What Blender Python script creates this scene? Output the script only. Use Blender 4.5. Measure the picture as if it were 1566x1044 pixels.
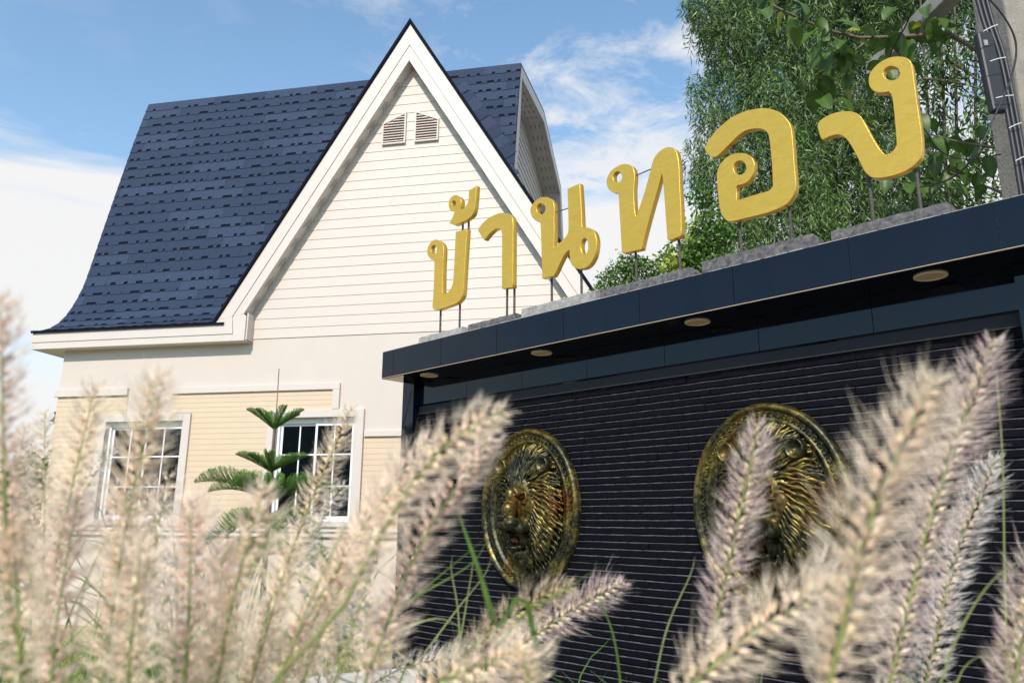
import bpy, math, random
import numpy as np
from math import sin, cos, pi, radians, sqrt, atan2
from mathutils import Vector, Matrix
random.seed(7); rng = np.random.default_rng(7)
sc = bpy.context.scene
for o in list(bpy.data.objects): bpy.data.objects.remove(o)
COL = sc.collection

# ---------------------------------------------------------------- camera
CAM = Vector((0, 0, 1.65)); FPX = 1170.0
RX = Vector((0.99997791, -0.00152952, 0.0064686)); UY = Vector((-0.00664697, -0.23010237, 0.97314373)); DZ = Vector((0, 0.97316523, 0.23010745))
cam_d = bpy.data.cameras.new('camera'); cam = bpy.data.objects.new('camera', cam_d); COL.objects.link(cam)
M = Matrix.Identity(4)
for i in range(3):
    M[i][0] = RX[i]; M[i][1] = UY[i]; M[i][2] = -DZ[i]; M[i][3] = CAM[i]
cam.matrix_world = M
cam_d.sensor_width = 36; cam_d.lens = 36 * FPX / 1566; cam_d.clip_start = 0.02; cam_d.clip_end = 5000
cam_d.dof.use_dof = True; cam_d.dof.focus_distance = 6.5; cam_d.dof.aperture_fstop = 8.0
sc.camera = cam

# ---------------------------------------------------------------- sky, sun, exposure
SUN_EL = radians(39); SUN_DIR = Vector((-0.24 * cos(SUN_EL), -0.97 * cos(SUN_EL), sin(SUN_EL))).normalized()   # towards the sun
w = bpy.data.worlds.new('World'); sc.world = w; w.use_nodes = True
nt = w.node_tree; nt.nodes.clear(); N = nt.nodes; Lk = nt.links
def wn(t, **k):
    n = N.new(t)
    for a, b in k.items(): setattr(n, a, b)
    return n
def wmath(op, a, b=None, c=None, clamp=False):
    n = wn('ShaderNodeMath', operation=op); n.use_clamp = clamp
    for i, v in enumerate((a, b, c)):
        if v is None: continue
        if isinstance(v, (int, float)): n.inputs[i].default_value = v
        else: Lk.new(v, n.inputs[i])
    return n.outputs[0]
sky = wn('ShaderNodeTexSky', sky_type='NISHITA'); sky.sun_disc = False
sky.sun_elevation = SUN_EL; sky.sun_rotation = atan2(SUN_DIR.x, SUN_DIR.y)
sky.air_density = 1.15; sky.dust_density = 0.3; sky.ozone_density = 1.6
skym = wn('ShaderNodeVectorMath', operation='MULTIPLY'); Lk.new(sky.outputs[0], skym.inputs[0]); skym.inputs[1].default_value = (.97, 1.20, 1.23)
tc = wn('ShaderNodeTexCoord'); sep = wn('ShaderNodeSeparateXYZ'); Lk.new(tc.outputs['Generated'], sep.inputs[0])
zz = wmath('ADD', sep.outputs[2], 0.12); zz = wmath('MAXIMUM', zz, 0.05)
cmb = wn('ShaderNodeCombineXYZ'); Lk.new(wmath('DIVIDE', sep.outputs[0], zz), cmb.inputs[0]); Lk.new(wmath('DIVIDE', sep.outputs[1], zz), cmb.inputs[1])
def noise(vec, scale, detail, rough, dist=0.0):
    n = wn('ShaderNodeTexNoise'); n.inputs['Scale'].default_value = scale; n.inputs['Detail'].default_value = detail
    n.inputs['Roughness'].default_value = rough; n.inputs['Distortion'].default_value = dist; Lk.new(vec, n.inputs['Vector']); return n.outputs['Fac']
def ramp(v, lo, hi):
    m = wn('ShaderNodeMapRange', interpolation_type='SMOOTHSTEP'); Lk.new(v, m.inputs[0]); m.inputs[1].default_value = lo; m.inputs[2].default_value = hi; return m.outputs[0]
mp = wn('ShaderNodeMapping'); Lk.new(cmb.outputs[0], mp.inputs[0]); mp.inputs['Location'].default_value = (3.1, 1.7, 0); mp.inputs['Scale'].default_value = (1.0, 1.25, 1)
n1 = noise(mp.outputs[0], 1.5, 9, 0.62, 0.25); n2 = noise(mp.outputs[0], 5.5, 8, 0.65, 0.5)
mp3 = wn('ShaderNodeMapping'); Lk.new(tc.outputs['Generated'], mp3.inputs[0]); mp3.inputs['Scale'].default_value = (1, 1, 5)
n3 = noise(mp3.outputs[0], 2.6, 7, 0.55, 0.3)
# a bank of cloud round the horizon with a ragged top, thin and streaky low down
bank = ramp(wmath('ADD', sep.outputs[2], wmath('MULTIPLY', wmath('SUBTRACT', n3, 0.5), 0.16)), 0.425, 0.375)
thin = wmath('MULTIPLY', ramp(n3, 0.50, 0.72), 0.38)
bank = wmath('MULTIPLY', bank, wmath('SUBTRACT', 0.98, thin))
bank = wmath('MULTIPLY', bank, ramp(wmath('ADD', sep.outputs[1], wmath('MULTIPLY', wmath('SUBTRACT', n3, 0.5), 0.8)), -0.25, 0.25))
# wisps higher up, most of them on one side of the sky
side = ramp(wmath('ADD', sep.outputs[0], wmath('MULTIPLY', n1, 0.1)), -0.30, 0.12)
wisp = wmath('MULTIPLY', ramp(wmath('ADD', wmath('MULTIPLY', n1, 0.62), wmath('MULTIPLY', n2, 0.38)), 0.43, 0.60), wmath('MULTIPLY_ADD', side, 0.78, 0.10))
veil = wmath('MULTIPLY', ramp(sep.outputs[2], 0.85, 0.30), 0.10)
cl = wmath('MAXIMUM', wmath('MAXIMUM', bank, wisp), veil, clamp=True)
cl = wmath('MINIMUM', cl, 1.0)
bg1 = wn('ShaderNodeBackground'); Lk.new(skym.outputs[0], bg1.inputs[0]); bg1.inputs[1].default_value = 0.15
bg2 = wn('ShaderNodeBackground'); bg2.inputs[0].default_value = (0.96, 0.955, 0.955, 1); bg2.inputs[1].default_value = 0.80
mx = wn('ShaderNodeMixShader'); Lk.new(cl, mx.inputs[0]); Lk.new(bg1.outputs[0], mx.inputs[1]); Lk.new(bg2.outputs[0], mx.inputs[2])
out = wn('ShaderNodeOutputWorld'); Lk.new(mx.outputs[0], out.inputs[0])
sd = bpy.data.lights.new('sun', 'SUN'); sd.energy = 3.6; sd.angle = radians(0.6); sd.color = (1.0, 0.905, 0.79)
sun = bpy.data.objects.new('sun', sd); COL.objects.link(sun); sun.rotation_euler = SUN_DIR.to_track_quat('Z', 'Y').to_euler()
sc.view_settings.view_transform = 'Standard'; sc.view_settings.look = 'None'; sc.view_settings.gamma = 1.0; sc.view_settings.use_curve_mapping = False
sc.view_settings.exposure = 0.27
sc.cycles.max_bounces = 14; sc.cycles.diffuse_bounces = 8; sc.cycles.transmission_bounces = 8

# ---------------------------------------------------------------- helpers
def ray(px, py):
    return DZ + RX * ((px - 783) / FPX) - UY * ((py - 522) / FPX)
def at(px, py, d):                       # the point of the world d metres from the camera's plane in that direction
    return CAM + ray(px, py) * d

def mat(name, base=(.5, .5, .5), rough=.6, metal=0.0, spec=.5, noise_s=None, noise_amt=.15, bump=None, bump_s=80, attr=None, trans=0.0, second=None, coat=0.0, stretch=(1, 1, 1), bump_d=.004, rough_var=0.0):
    m = bpy.data.materials.new(name); m.use_nodes = True; t = m.node_tree; b = t.nodes['Principled BSDF']
    b.inputs['Base Color'].default_value = (*base, 1); b.inputs['Roughness'].default_value = rough; b.inputs['Metallic'].default_value = metal
    b.inputs['Specular IOR Level'].default_value = spec
    if coat: b.inputs['Coat Weight'].default_value = coat; b.inputs['Coat Roughness'].default_value = .05
    co = t.nodes.new('ShaderNodeTexCoord'); mpn = t.nodes.new('ShaderNodeMapping'); mpn.inputs['Scale'].default_value = stretch
    t.links.new(co.outputs['Object'], mpn.inputs[0])
    colout = None
    if attr:
        a = t.nodes.new('ShaderNodeVertexColor'); a.layer_name = attr; colout = a.outputs[0]
    if noise_s:
        n = t.nodes.new('ShaderNodeTexNoise'); n.inputs['Scale'].default_value = noise_s; n.inputs['Detail'].default_value = 8; n.inputs['Roughness'].default_value = .65
        t.links.new(mpn.outputs[0], n.inputs['Vector'])
        cr = t.nodes.new('ShaderNodeMapRange'); cr.inputs[1].default_value = .3; cr.inputs[2].default_value = .7; t.links.new(n.outputs['Fac'], cr.inputs[0])
        if second is not None:
            mixn = t.nodes.new('ShaderNodeMix'); mixn.data_type = 'RGBA'; t.links.new(cr.outputs[0], mixn.inputs[0])
            mixn.inputs[6].default_value = (*base, 1); mixn.inputs[7].default_value = (*second, 1)
            if colout: t.links.new(colout, mixn.inputs[6])
            colout = mixn.outputs[2]
        else:
            cr.inputs[3].default_value = 1 - noise_amt; cr.inputs[4].default_value = 1 + noise_amt
            vm = t.nodes.new('ShaderNodeVectorMath'); vm.operation = 'SCALE'
            if colout: t.links.new(colout, vm.inputs[0])
            else: vm.inputs[0].default_value = base
            t.links.new(cr.outputs[0], vm.inputs['Scale']); colout = vm.outputs[0]
        if rough_var:
            rv = t.nodes.new('ShaderNodeMapRange'); t.links.new(n.outputs['Fac'], rv.inputs[0]); rv.inputs[1].default_value = .3; rv.inputs[2].default_value = .7
            rv.inputs[3].default_value = max(0, rough - rough_var); rv.inputs[4].default_value = rough + rough_var; t.links.new(rv.outputs[0], b.inputs['Roughness'])
    if colout: t.links.new(colout, b.inputs['Base Color'])
    if bump:
        n2 = t.nodes.new('ShaderNodeTexNoise'); n2.inputs['Scale'].default_value = bump_s; n2.inputs['Detail'].default_value = 6
        t.links.new(mpn.outputs[0], n2.inputs['Vector']); bp = t.nodes.new('ShaderNodeBump'); bp.inputs['Strength'].default_value = bump; bp.inputs['Distance'].default_value = bump_d
        t.links.new(n2.outputs['Fac'], bp.inputs['Height']); t.links.new(bp.outputs[0], b.inputs['Normal'])
    if trans:
        tr = t.nodes.new('ShaderNodeBsdfTranslucent'); ms = t.nodes.new('ShaderNodeMixShader'); ms.inputs[0].default_value = trans
        if colout: t.links.new(colout, tr.inputs[0])
        else: tr.inputs[0].default_value = (*base, 1)
        t.links.new(b.outputs[0], ms.inputs[1]); t.links.new(tr.outputs[0], ms.inputs[2]); t.links.new(ms.outputs[0], t.nodes['Material Output'].inputs[0])
    return m

class MB:
    def __init__(s): s.v = []; s.f = []; s.m = []
    def add(s, vs, fs, mi=0):
        k = len(s.v); s.v += [tuple(p) for p in vs]; s.f += [tuple(i + k for i in f) for f in fs]; s.m += [mi] * len(fs); return s
    def box(s, x0, x1, y0, y1, z0, z1, mi=0):
        return s.add([(x0, y0, z0), (x1, y0, z0), (x1, y1, z0), (x0, y1, z0), (x0, y0, z1), (x1, y0, z1), (x1, y1, z1), (x0, y1, z1)],
                     [(0, 3, 2, 1), (4, 5, 6, 7), (0, 1, 5, 4), (1, 2, 6, 5), (2, 3, 7, 6), (3, 0, 4, 7)], mi)
    def prism(s, poly, y0, y1, mi=0):      # polygon in x,z (counter-clockwise seen from -y) extruded along y
        n = len(poly)
        return s.add([(x, y0, z) for x, z in poly] + [(x, y1, z) for x, z in poly],
                     [tuple(range(n)), tuple(range(2 * n - 1, n - 1, -1))] + [(i, i + n, (i + 1) % n + n, (i + 1) % n) for i in range(n)], mi)
    def tube(s, pts, rad, n=8, mi=0, cap=True, flat=None):
        pts = [Vector(p) for p in pts]; rs = rad if isinstance(rad, (list, tuple)) else [rad] * len(pts)
        k = len(s.v); up = Vector((0, 0, 1)); 
        for i, p in enumerate(pts):
            d = (pts[min(i + 1, len(pts) - 1)] - pts[max(i - 1, 0)])
            d = d.normalized() if d.length > 1e-9 else Vector((0, 0, 1))
            a = d.cross(up)
            if a.length < .05: a = d.cross(Vector((0, 1, 0)))
            a.normalize(); b = d.cross(a)
            for j in range(n):
                t = 2 * pi * j / n; s.v.append(tuple(p + a * cos(t) * rs[i] + b * sin(t) * rs[i]))
        for i in range(len(pts) - 1):
            for j in range(n):
                s.f.append((k + i * n + j, k + i * n + (j + 1) % n, k + (i + 1) * n + (j + 1) % n, k + (i + 1) * n + j)); s.m.append(mi)
        if cap:
            s.f.append(tuple(k + j for j in range(n))[::-1]); s.m.append(mi)
            s.f.append(tuple(k + (len(pts) - 1) * n + j for j in range(n))); s.m.append(mi)
        return s
    def mesh(s, name, mats, smooth=False):
        me = bpy.data.meshes.new(name); me.from_pydata(s.v, [], s.f)
        for m in (mats if isinstance(mats, (list, tuple)) else [mats]): me.materials.append(m)
        if isinstance(mats, (list, tuple)): me.polygons.foreach_set('material_index', s.m)
        if smooth: me.polygons.foreach_set('use_smooth', [True] * len(s.f))
        me.update(); return me
    def build(s, name, mats, parent=None, smooth=False, bevel=0, loc=None, rot=None):
        return link(name, s.mesh(name, mats, smooth), parent, bevel, loc, rot)
def link(name, me, parent=None, bevel=0, loc=None, rot=None):
    o = bpy.data.objects.new(name, me); COL.objects.link(o)
    if parent is not None: o.parent = parent
    if loc is not None: o.location = loc
    if rot is not None: o.rotation_euler = rot
    if bevel:
        b = o.modifiers.new('bevel', 'BEVEL'); b.width = bevel; b.segments = 2; b.limit_method = 'ANGLE'; b.angle_limit = radians(40)
    return o
def np_mesh(name, verts, faces_n, idx, mats, col=None, matidx=None, smooth=False):
    """verts (n,3), faces all with faces_n corners, idx flat"""
    me = bpy.data.meshes.new(name); nv = len(verts); nf = len(idx) // faces_n
    me.vertices.add(nv); me.vertices.foreach_set('co', np.asarray(verts, np.float32).ravel())
    me.loops.add(len(idx)); me.loops.foreach_set('vertex_index', np.asarray(idx, np.int32))
    me.polygons.add(nf); me.polygons.foreach_set('loop_start', np.arange(0, nf * faces_n, faces_n, dtype=np.int32))
    for m in (mats if isinstance(mats, (list, tuple)) else [mats]): me.materials.append(m)
    if matidx is not None: me.polygons.foreach_set('material_index', np.asarray(matidx, np.int32))
    if smooth: me.polygons.foreach_set('use_smooth', [True] * nf)
    me.update(calc_edges=True); me.validate()
    if col is not None:
        ca = me.color_attributes.new('col', 'FLOAT_COLOR', 'POINT'); ca.data.foreach_set('color', np.concatenate([col, np.ones((nv, 1))], 1).astype(np.float32).ravel())
    return me
def empty(name, loc=(0, 0, 0), rz=0, scale=1):
    o = bpy.data.objects.new(name, None); COL.objects.link(o); o.location = loc; o.rotation_euler = (0, 0, rz); o.scale = (scale,) * 3; return o
def tag(o, label=None, cat=None, group=None, kind=None):
    for k, v in (('label', label), ('category', cat), ('group', group), ('kind', kind)):
        if v: o[k] = v
    return o
def curve(ctrl, n=24):                    # Catmull-Rom through points
    P = [Vector(p) for p in ctrl]; P = [P[0] * 2 - P[1]] + P + [P[-1] * 2 - P[-2]]; out = []
    m = len(P) - 3
    for i in range(n):
        u = i / (n - 1) * m; k = min(int(u), m - 1); t = u - k; a, b, c, d = P[k:k + 4]
        out.append(.5 * ((2 * b) + (c - a) * t + (2 * a - 5 * b + 4 * c - d) * t * t + (3 * b - a - 3 * c + d) * t ** 3))
    return out
# ---------------------------------------------------------------- materials
mWhite = mat('cream_paint', (.60, .53, .475), .55, noise_s=3, noise_amt=.025, bump=.12, bump_s=60)
mTrim = mat('white_trim_paint', (.62, .56, .515), .45, noise_s=4, noise_amt=.02)
mSiding = mat('siding_paint', (.605, .535, .48), .5, noise_s=6, noise_amt=.03, bump=.25, bump_s=25, stretch=(1, 1, 9), bump_d=.003)
mYellow = mat('yellow_siding_paint', (.62, .50, .36), .55, noise_s=5, noise_amt=.03)
mShing = mat('slate_blue_shingle', (.013, .028, .066), .85, noise_s=70, noise_amt=.45, bump=.6, bump_s=260)
mShing2 = mat('slate_blue_shingle_light', (.022, .041, .086), .85, noise_s=70, noise_amt=.45, bump=.6, bump_s=260)
mShEdge = mat('shingle_edge', (.004, .006, .014), .95, spec=.2)
mRoofEdge = mat('black_drip_edge', (.012, .014, .02), .5)
mGlass = mat('window_glass', (.01, .012, .014), .02, spec=.9)
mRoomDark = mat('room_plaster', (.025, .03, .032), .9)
mSlot = mat('vent_slot', (.22, .22, .22), .9)
mLouvDark = mat('louvre_back', (.30, .20, .22), .9)
mPVC = mat('white_window_pvc', (.83, .84, .87), .3)
mBlack = mat('black_metal', (.015, .015, .018), .4)
mLamp = mat('lamp_glass', (.75, .8, .82), .1)
mPurple = mat('purple_print', (.12, .08, .42), .6)
mNotice = mat('notice_panel', (.78, .77, .78), .5)

# ---------------------------------------------------------------- ground
g = MB(); g.box(-900, 900, -900, 1500, -.5, 0); tag(g.build('ground', mat('ground_soil', (.17, .17, .15), .95, noise_s=3, noise_amt=.3, bump=.5, bump_s=30)), kind='structure')
H0 = Vector((math.sin(radians(90 - 11.4333)), -cos(radians(90 - 11.4333)), 0)); HA = -radians(11.4333)     # house x axis
K_H = 10.5
hn = Vector((cos(radians(78.5667)), sin(radians(78.5667)), 0))
LAWN = .13
# lawn terrace between kerb and house
ka = at(440, 1036, 1.0) - CAM; kb = at(595, 1022, 1.0) - CAM
zt = LAWN + .03 - 1.65
ka = CAM + ka * (zt / ka.z); kb = CAM + kb * (zt / kb.z)
kd = (kb - ka).normalized(); kA = ka - kd * 9; kB = kb + kd * 1.2; kn = Vector((-kd.y, kd.x, 0))
def strip(name, p, q, off0, off1, z0, z1, m, bevel=0):
    b = MB(); L = (q - p).length; b.box(0, L, off0, off1, z0, z1)
    return b.build(name, m, None, bevel=bevel, loc=(p.x, p.y, 0), rot=(0, 0, atan2((q - p).y, (q - p).x)))
mKerb = mat('kerb_concrete', (.62, .60, .57), .8, noise_s=20, noise_amt=.12, bump=.4, bump_s=90)
kp = tag(empty('kerb'), 'pale concrete kerb along the lawn edge left of the black wall', 'kerb')
L = (kB - kA).length; nseg = int(L / .9); kme = MB().box(.004, L / nseg - .004, -.12, 0, -.05, LAWN + .03).mesh('kerb_stone', mKerb)
for i in range(nseg):
    p = kA + kd * (L / nseg * i); o = link('kerb_stone', kme, kp, .012, (p.x, p.y, 0), (0, 0, atan2(kd.y, kd.x)))
lw = MB(); A = kA; B = kB
pts = [A, B, B + Vector((3, 9, 0)), A + Vector((-20, 22, 0))]
lw.add([(p.x, p.y, LAWN) for p in pts] + [(p.x, p.y, .001) for p in pts], [(0, 1, 2, 3), (0, 4, 5, 1), (1, 5, 6, 2), (2, 6, 7, 3), (3, 7, 4, 0)])
tag(lw.build('lawn', mat('lawn_soil', (.22, .25, .09), .95, noise_s=9, second=(.42, .33, .17), bump=.6, bump_s=60)), kind='structure')
def blades(name, pos, hgt, wid, cols, lean=.5, m=None, kind='stuff'):
    n = len(pos); a = rng.uniform(0, 2 * pi, n); h = hgt * rng.uniform(.5, 1.3, n); dx = np.cos(a) * lean * h; dy = np.sin(a) * lean * h
    wx = -np.sin(a) * wid; wy = np.cos(a) * wid
    P = np.zeros((n, 4, 3)); P[:, 0] = pos + np.stack([wx, wy, 0 * a], 1); P[:, 1] = pos - np.stack([wx, wy, 0 * a], 1)
    P[:, 2] = pos + np.stack([dx * .4 - wx * .6, dy * .4 - wy * .6, h * .6], 1); P[:, 3] = pos + np.stack([dx, dy, h], 1)
    idx = (np.arange(n)[:, None] * 4 + np.array([0, 1, 2, 0, 2, 3])).ravel()
    c = cols[rng.integers(0, len(cols), n)] * rng.uniform(.75, 1.25, (n, 1)); c = np.repeat(c[:, None], 4, 1).reshape(-1, 3)
    o = link(name, np_mesh(name, P.reshape(-1, 3), 3, idx, m, c)); o['kind'] = kind; return o
mBlade = mat('grass_blade', attr='col', rough=.6, trans=.35)
n = 26000
t1 = rng.uniform(-4.5, 1.2, n); t2 = rng.uniform(.02, 3.6, n) ** 1.0
P = np.array([ka.x, ka.y, LAWN]) + np.outer(t1, [kd.x, kd.y, 0]) + np.outer(t2, [kn.x, kn.y, 0])
blades('lawn_grass', P, .05, .004, np.array([[.16, .26, .04], [.25, .33, .07], [.45, .38, .18], [.12, .2, .03]]), .8, mBlade)

# ---------------------------------------------------------------- house (local x right along the front, y into the house, z up from eye height)
SC = K_H / 9.6
HOUSE = empty('house', tuple(hn * K_H + Vector((0, 0, 1.65))), HA, SC)
tag(HOUSE, 'cream house with steep blue shingle roof, pointed front gable and yellow siding panels', 'house')
WALLB = (LAWN - 1.65) / SC - .05
XL, XR, ZT = -8.738, -1.12, 2.50
ZG = 2.498
XA = -3.456; ZA_O = 7.122; ZA_I = 6.53; XB_O = -6.133; ZB_O = 2.741; XB_I = -5.744; ZB_I = 2.817; XV = -5.70
def mir(x): return 2 * XA - x
w1 = (-7.85, -6.63, -.0, 1.36); w2 = (-5.22, -4.07, -.0, 1.365)
b = MB()
def wallrect(x0, x1, z0, z1): b.box(x0, x1, 0, .16, z0, z1)
wallrect(XL, w1[0], WALLB, ZG); wallrect(w1[0], w1[1], WALLB, w1[2]); wallrect(w1[0], w1[1], w1[3], ZG)
wallrect(w1[1], w2[0], WALLB, ZG); wallrect(w2[0], w2[1], WALLB, w2[2]); wallrect(w2[0], w2[1], w2[3], ZG); wallrect(w2[1], XR, WALLB, ZG)
b.box(XL, XL + .16, .16, 8.1, WALLB, ZG); b.box(XR - .16, XR, .16, 8.1, WALLB, ZG); b.box(XL + .16, XR - .16, 7.94, 8.1, WALLB, ZG)
b.build('wall', mWhite, HOUSE)
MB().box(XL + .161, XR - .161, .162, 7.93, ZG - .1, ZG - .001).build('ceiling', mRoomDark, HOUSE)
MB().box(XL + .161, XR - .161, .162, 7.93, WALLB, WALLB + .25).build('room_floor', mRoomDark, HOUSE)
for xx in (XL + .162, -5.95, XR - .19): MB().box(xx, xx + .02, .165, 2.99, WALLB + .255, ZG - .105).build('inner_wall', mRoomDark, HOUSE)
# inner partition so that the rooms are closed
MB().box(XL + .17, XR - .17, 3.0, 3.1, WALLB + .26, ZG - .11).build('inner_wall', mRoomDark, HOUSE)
# yellow lap siding panels: every lap its own edge, the laps are too fine to be picked apart
def lap_panel(rects, y=-.006):
    m = MB()
    for x0, x1, z0, z1 in rects:
        n = max(1, round((z1 - z0) / .074)); e = (z1 - z0) / n
        for i in range(n):
            a = z0 + i * e; m.add([(x0, y, a + e), (x1, y, a + e), (x1, y - .0032, a), (x0, y - .0032, a), (x0, .002, a), (x1, .002, a), (x0, .002, a + e), (x1, .002, a + e)],
                                  [(0, 3, 2, 1), (3, 4, 5, 2), (0, 6, 4, 3), (1, 2, 5, 7)])
    o = m.build('siding_panel', mYellow, HOUSE); o['kind'] = 'stuff'; return o
lap_panel([(XL, -7.57, 1.46, 1.743), (XL, -7.975, -.10, 1.46)])
lap_panel([(-6.857, -4.41, 1.475, 1.743), (-6.515, -5.34, -.10, 1.475)])
lap_panel([(-3.935, XR, -.10, 1.095)])
def trimbox(x0, x1, z0, z1, d=.035, name='trim'): MB().box(x0, x1, -d, .001, z0, z1).build(name, mTrim, HOUSE, bevel=.005)
trimbox(XL - .04, -7.57, 1.743, 1.85, .045); trimbox(-6.857, -4.31, 1.743, 1.832, .040); trimbox(-4.41, -4.31, 1.475, 1.7425, .040); trimbox(-3.93, XR + .03, 1.095, 1.175, .040)
trimbox(XL - .03, XR + .03, -.135, -.10, .05); trimbox(XL - .03, XR + .03, -.20, -.165, .05); trimbox(XL - .02, XR + .02, -.1648, -.1352, .02)
def window(x0, x1, z0, z1, fo, xo0, xo1):
    o = tag(empty('window'), None); o.parent = HOUSE
    zo0, zo1 = z0 - .07, fo
    for a in ((xo0, x0, zo0, zo1), (x1, xo1, zo0, zo1), (x0, x1, z1, zo1), (x0 - .001, x1 + .001, zo0, z0)):
        MB().box(a[0] + .0005, a[1] - .0005, -.045, .002, a[2], a[3]).build('architrave', mTrim, o, bevel=.005)
    f = MB(); t = .035; y0, y1 = .045, .12
    f.box(x0, x0 + t, y0, y1, z0, z1); f.box(x1 - t, x1, y0, y1, z0, z1); f.box(x0 + t, x1 - t, y0, y1, z0, z0 + t); f.box(x0 + t, x1 - t, y0, y1, z1 - t - .035, z1)
    f.build('frame', mPVC, o, bevel=.003)
    xa, xb, za, zb = x0 + t, x1 - t, z0 + t, z1 - t - .035; xm = (xa + xb) / 2
    for (sa, sb, yy) in ((xa, xm + .02, .085), (xm - .02, xb, .055)):
        s_ = o
        r = MB(); q = .032
        r.box(sa, sa + q, yy, yy + .025, za, zb); r.box(sb - q, sb, yy, yy + .025, za, zb); r.box(sa + q, sb - q, yy, yy + .025, za, za + q); r.box(sa + q, sb - q, yy, yy + .025, zb - q, zb)
        mx_ = (sa + sb) / 2; r.box(mx_ - .010, mx_ + .010, yy + .004, yy + .02, za + q, zb - q)
        for k in (1, 2):
            zz_ = za + (zb - za) * k / 3; r.box(sa + q, mx_ - .0102, yy + .004, yy + .02, zz_ - .010, zz_ + .010); r.box(mx_ + .0102, sb - q, yy + .004, yy + .02, zz_ - .010, zz_ + .010)
        r.build('sash_bars', mPVC, s_)
        ex = [sa + q, mx_ - .01, mx_ + .01, sb - q]
        for c in (0, 1):
            for k in range(3):
                u0, u1 = (ex[0], ex[1]) if c == 0 else (ex[2], ex[3]); v0 = za + (zb - za) * k / 3; v1 = za + (zb - za) * (k + 1) / 3
                MB().box(u0 - .003, u1 + .003, yy + .009, yy + .014, v0 + .006, v1 - .006).build('pane', mPane, s_)
mPane = bpy.data.materials.new('window_pane'); mPane.use_nodes = True; t_ = mPane.node_tree; pb = t_.nodes['Principled BSDF']
pb.inputs['Base Color'].default_value = (.006, .010, .014, 1); pb.inputs['Roughness'].default_value = .015; pb.inputs['Specular IOR Level'].default_value = .55
tr_ = t_.nodes.new('ShaderNodeBsdfTransparent'); tr_.inputs[0].default_value = (.32, .38, .40, 1); ms_ = t_.nodes.new('ShaderNodeMixShader'); ms_.inputs[0].default_value = .40
t_.links.new(pb.outputs[0], ms_.inputs[1]); t_.links.new(tr_.outputs[0], ms_.inputs[2]); t_.links.new(ms_.outputs[0], t_.nodes['Material Output'].inputs[0])
window(*w1, 1.462, -7.973, -6.514); window(*w2, 1.47, -5.335, -3.94)
# curtains inside
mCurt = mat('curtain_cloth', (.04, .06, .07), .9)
for (a0, a1) in ((-7.8, -7.5), (-5.15, -4.98)):
    c = MB(); n_ = 24; vs = []
    for i in range(n_ + 1):
        x = a0 + (a1 - a0) * i / n_; y = .32 + .03 * sin(i * 1.6); vs += [(x, y, -.1), (x, y, 1.38)]
    c.add(vs, [(2 * i, 2 * i + 2, 2 * i + 3, 2 * i + 1) for i in range(n_)]); o = c.build('curtain', mCurt, HOUSE, smooth=True); s = o.modifiers.new('solid', 'SOLIDIFY'); s.thickness = .004

# gable siding planks
def gx(z): return XB_I + (z - ZB_I) / (ZA_I - ZB_I) * (XA - XB_I) if z > ZB_I else XV
E0 = .1435; z = ZG; i = 0
while z < ZA_I + .1:
    z1 = z + E0; xa = gx(z) - .05; xb = gx(z1) - .05; 
    if z1 > ZA_I: xb = XA - .01
    if z > ZA_I: xa = XA - .04
    mb = MB(); y0, y1 = -.0115, -.005
    mb.add([(xa, y0, z), (mir(xa), y0, z), (mir(xb), y1, z1), (xb, y1, z1), (xa, .0, z), (mir(xa), .0, z), (mir(xb), .0, z1), (xb, .0, z1)],
           [(0, 1, 2, 3), (4, 7, 6, 5), (0, 4, 5, 1), (1, 5, 6, 2), (2, 6, 7, 3), (3, 7, 4, 0)])
    mb.build('siding_plank', mSiding, HOUSE); z = z1; i += 1
MB().prism([(XV - .05, ZG), (mir(XV - .05), ZG), (XA, ZA_I + .15)], .002, .12).build('gable_wall', mWhite, HOUSE)

# fascia: eave board and the two rake boards, each in two layers
def pt(s, zz, which):  # point on outer/inner rake line
    pass
def lerp(a, b, t): return (a[0] + (b[0] - a[0]) * t, a[1] + (b[1] - a[1]) * t)
Oa, Ob, Ia, Ib = (XA, ZA_O), (XB_O, ZB_O), (XA, ZA_I), (XB_I, ZB_I)
EZ0, EZ1 = 2.437, 2.692
O2 = (-9.14, EZ1); I2 = (-9.14, EZ0)
y0, y1 = -.20, -.17
ma, mb_ = lerp(Ia, Oa, .42), lerp(Ib, Ob, .42)
def rake(sgn):
    f = (lambda p: p) if sgn < 0 else (lambda p: (mir(p[0]), p[1]))
    def pr(poly, ya, yb, name):
        P_ = [f(p) for p in poly]
        if sgn > 0: P_ = P_[::-1]
        MB().prism(P_, ya, yb).build(name, mTrim, HOUSE, bevel=.003)
    pr([mb_, ma, Oa, Ob][::-1] if False else [Ob, mb_, ma, Oa], y0 - .012, y1, 'rake_board')
    pr([Ib, (Ia[0] - .0003, Ia[1]), ma, mb_], y0, y1, 'rake_strip')
    zl = EZ0
    pr([(XV, zl), (XV + .0, ZB_I - .04), Ib, mb_, (-5.87, zl + .1), (-5.87, zl)][::1] if False else [(-5.88, zl), (XV, zl), (XV, ZB_I - .03), Ib, mb_, (-5.88, zl + .12)], y0, y1, 'rake_foot')
rake(-1); rake(1)
MB().box(-9.14, -5.88, y0, y1, EZ0, EZ0 + .10).build('fascia_strip', mTrim, HOUSE, bevel=.003)
MB().prism([(-9.14, EZ0 + .10), (-5.8802, EZ0 + .10), (-5.8802, EZ0 + .118), mb_, Ob, (-6.0, ZB_O - .01)][0:1] + [(-5.8802, EZ0 + .1), mb_, Ob, (-6.19, EZ1 + .01), (-9.14, EZ1)], y0 - .012, y1, ).build('fascia_board', mTrim, HOUSE, bevel=.003)
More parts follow.
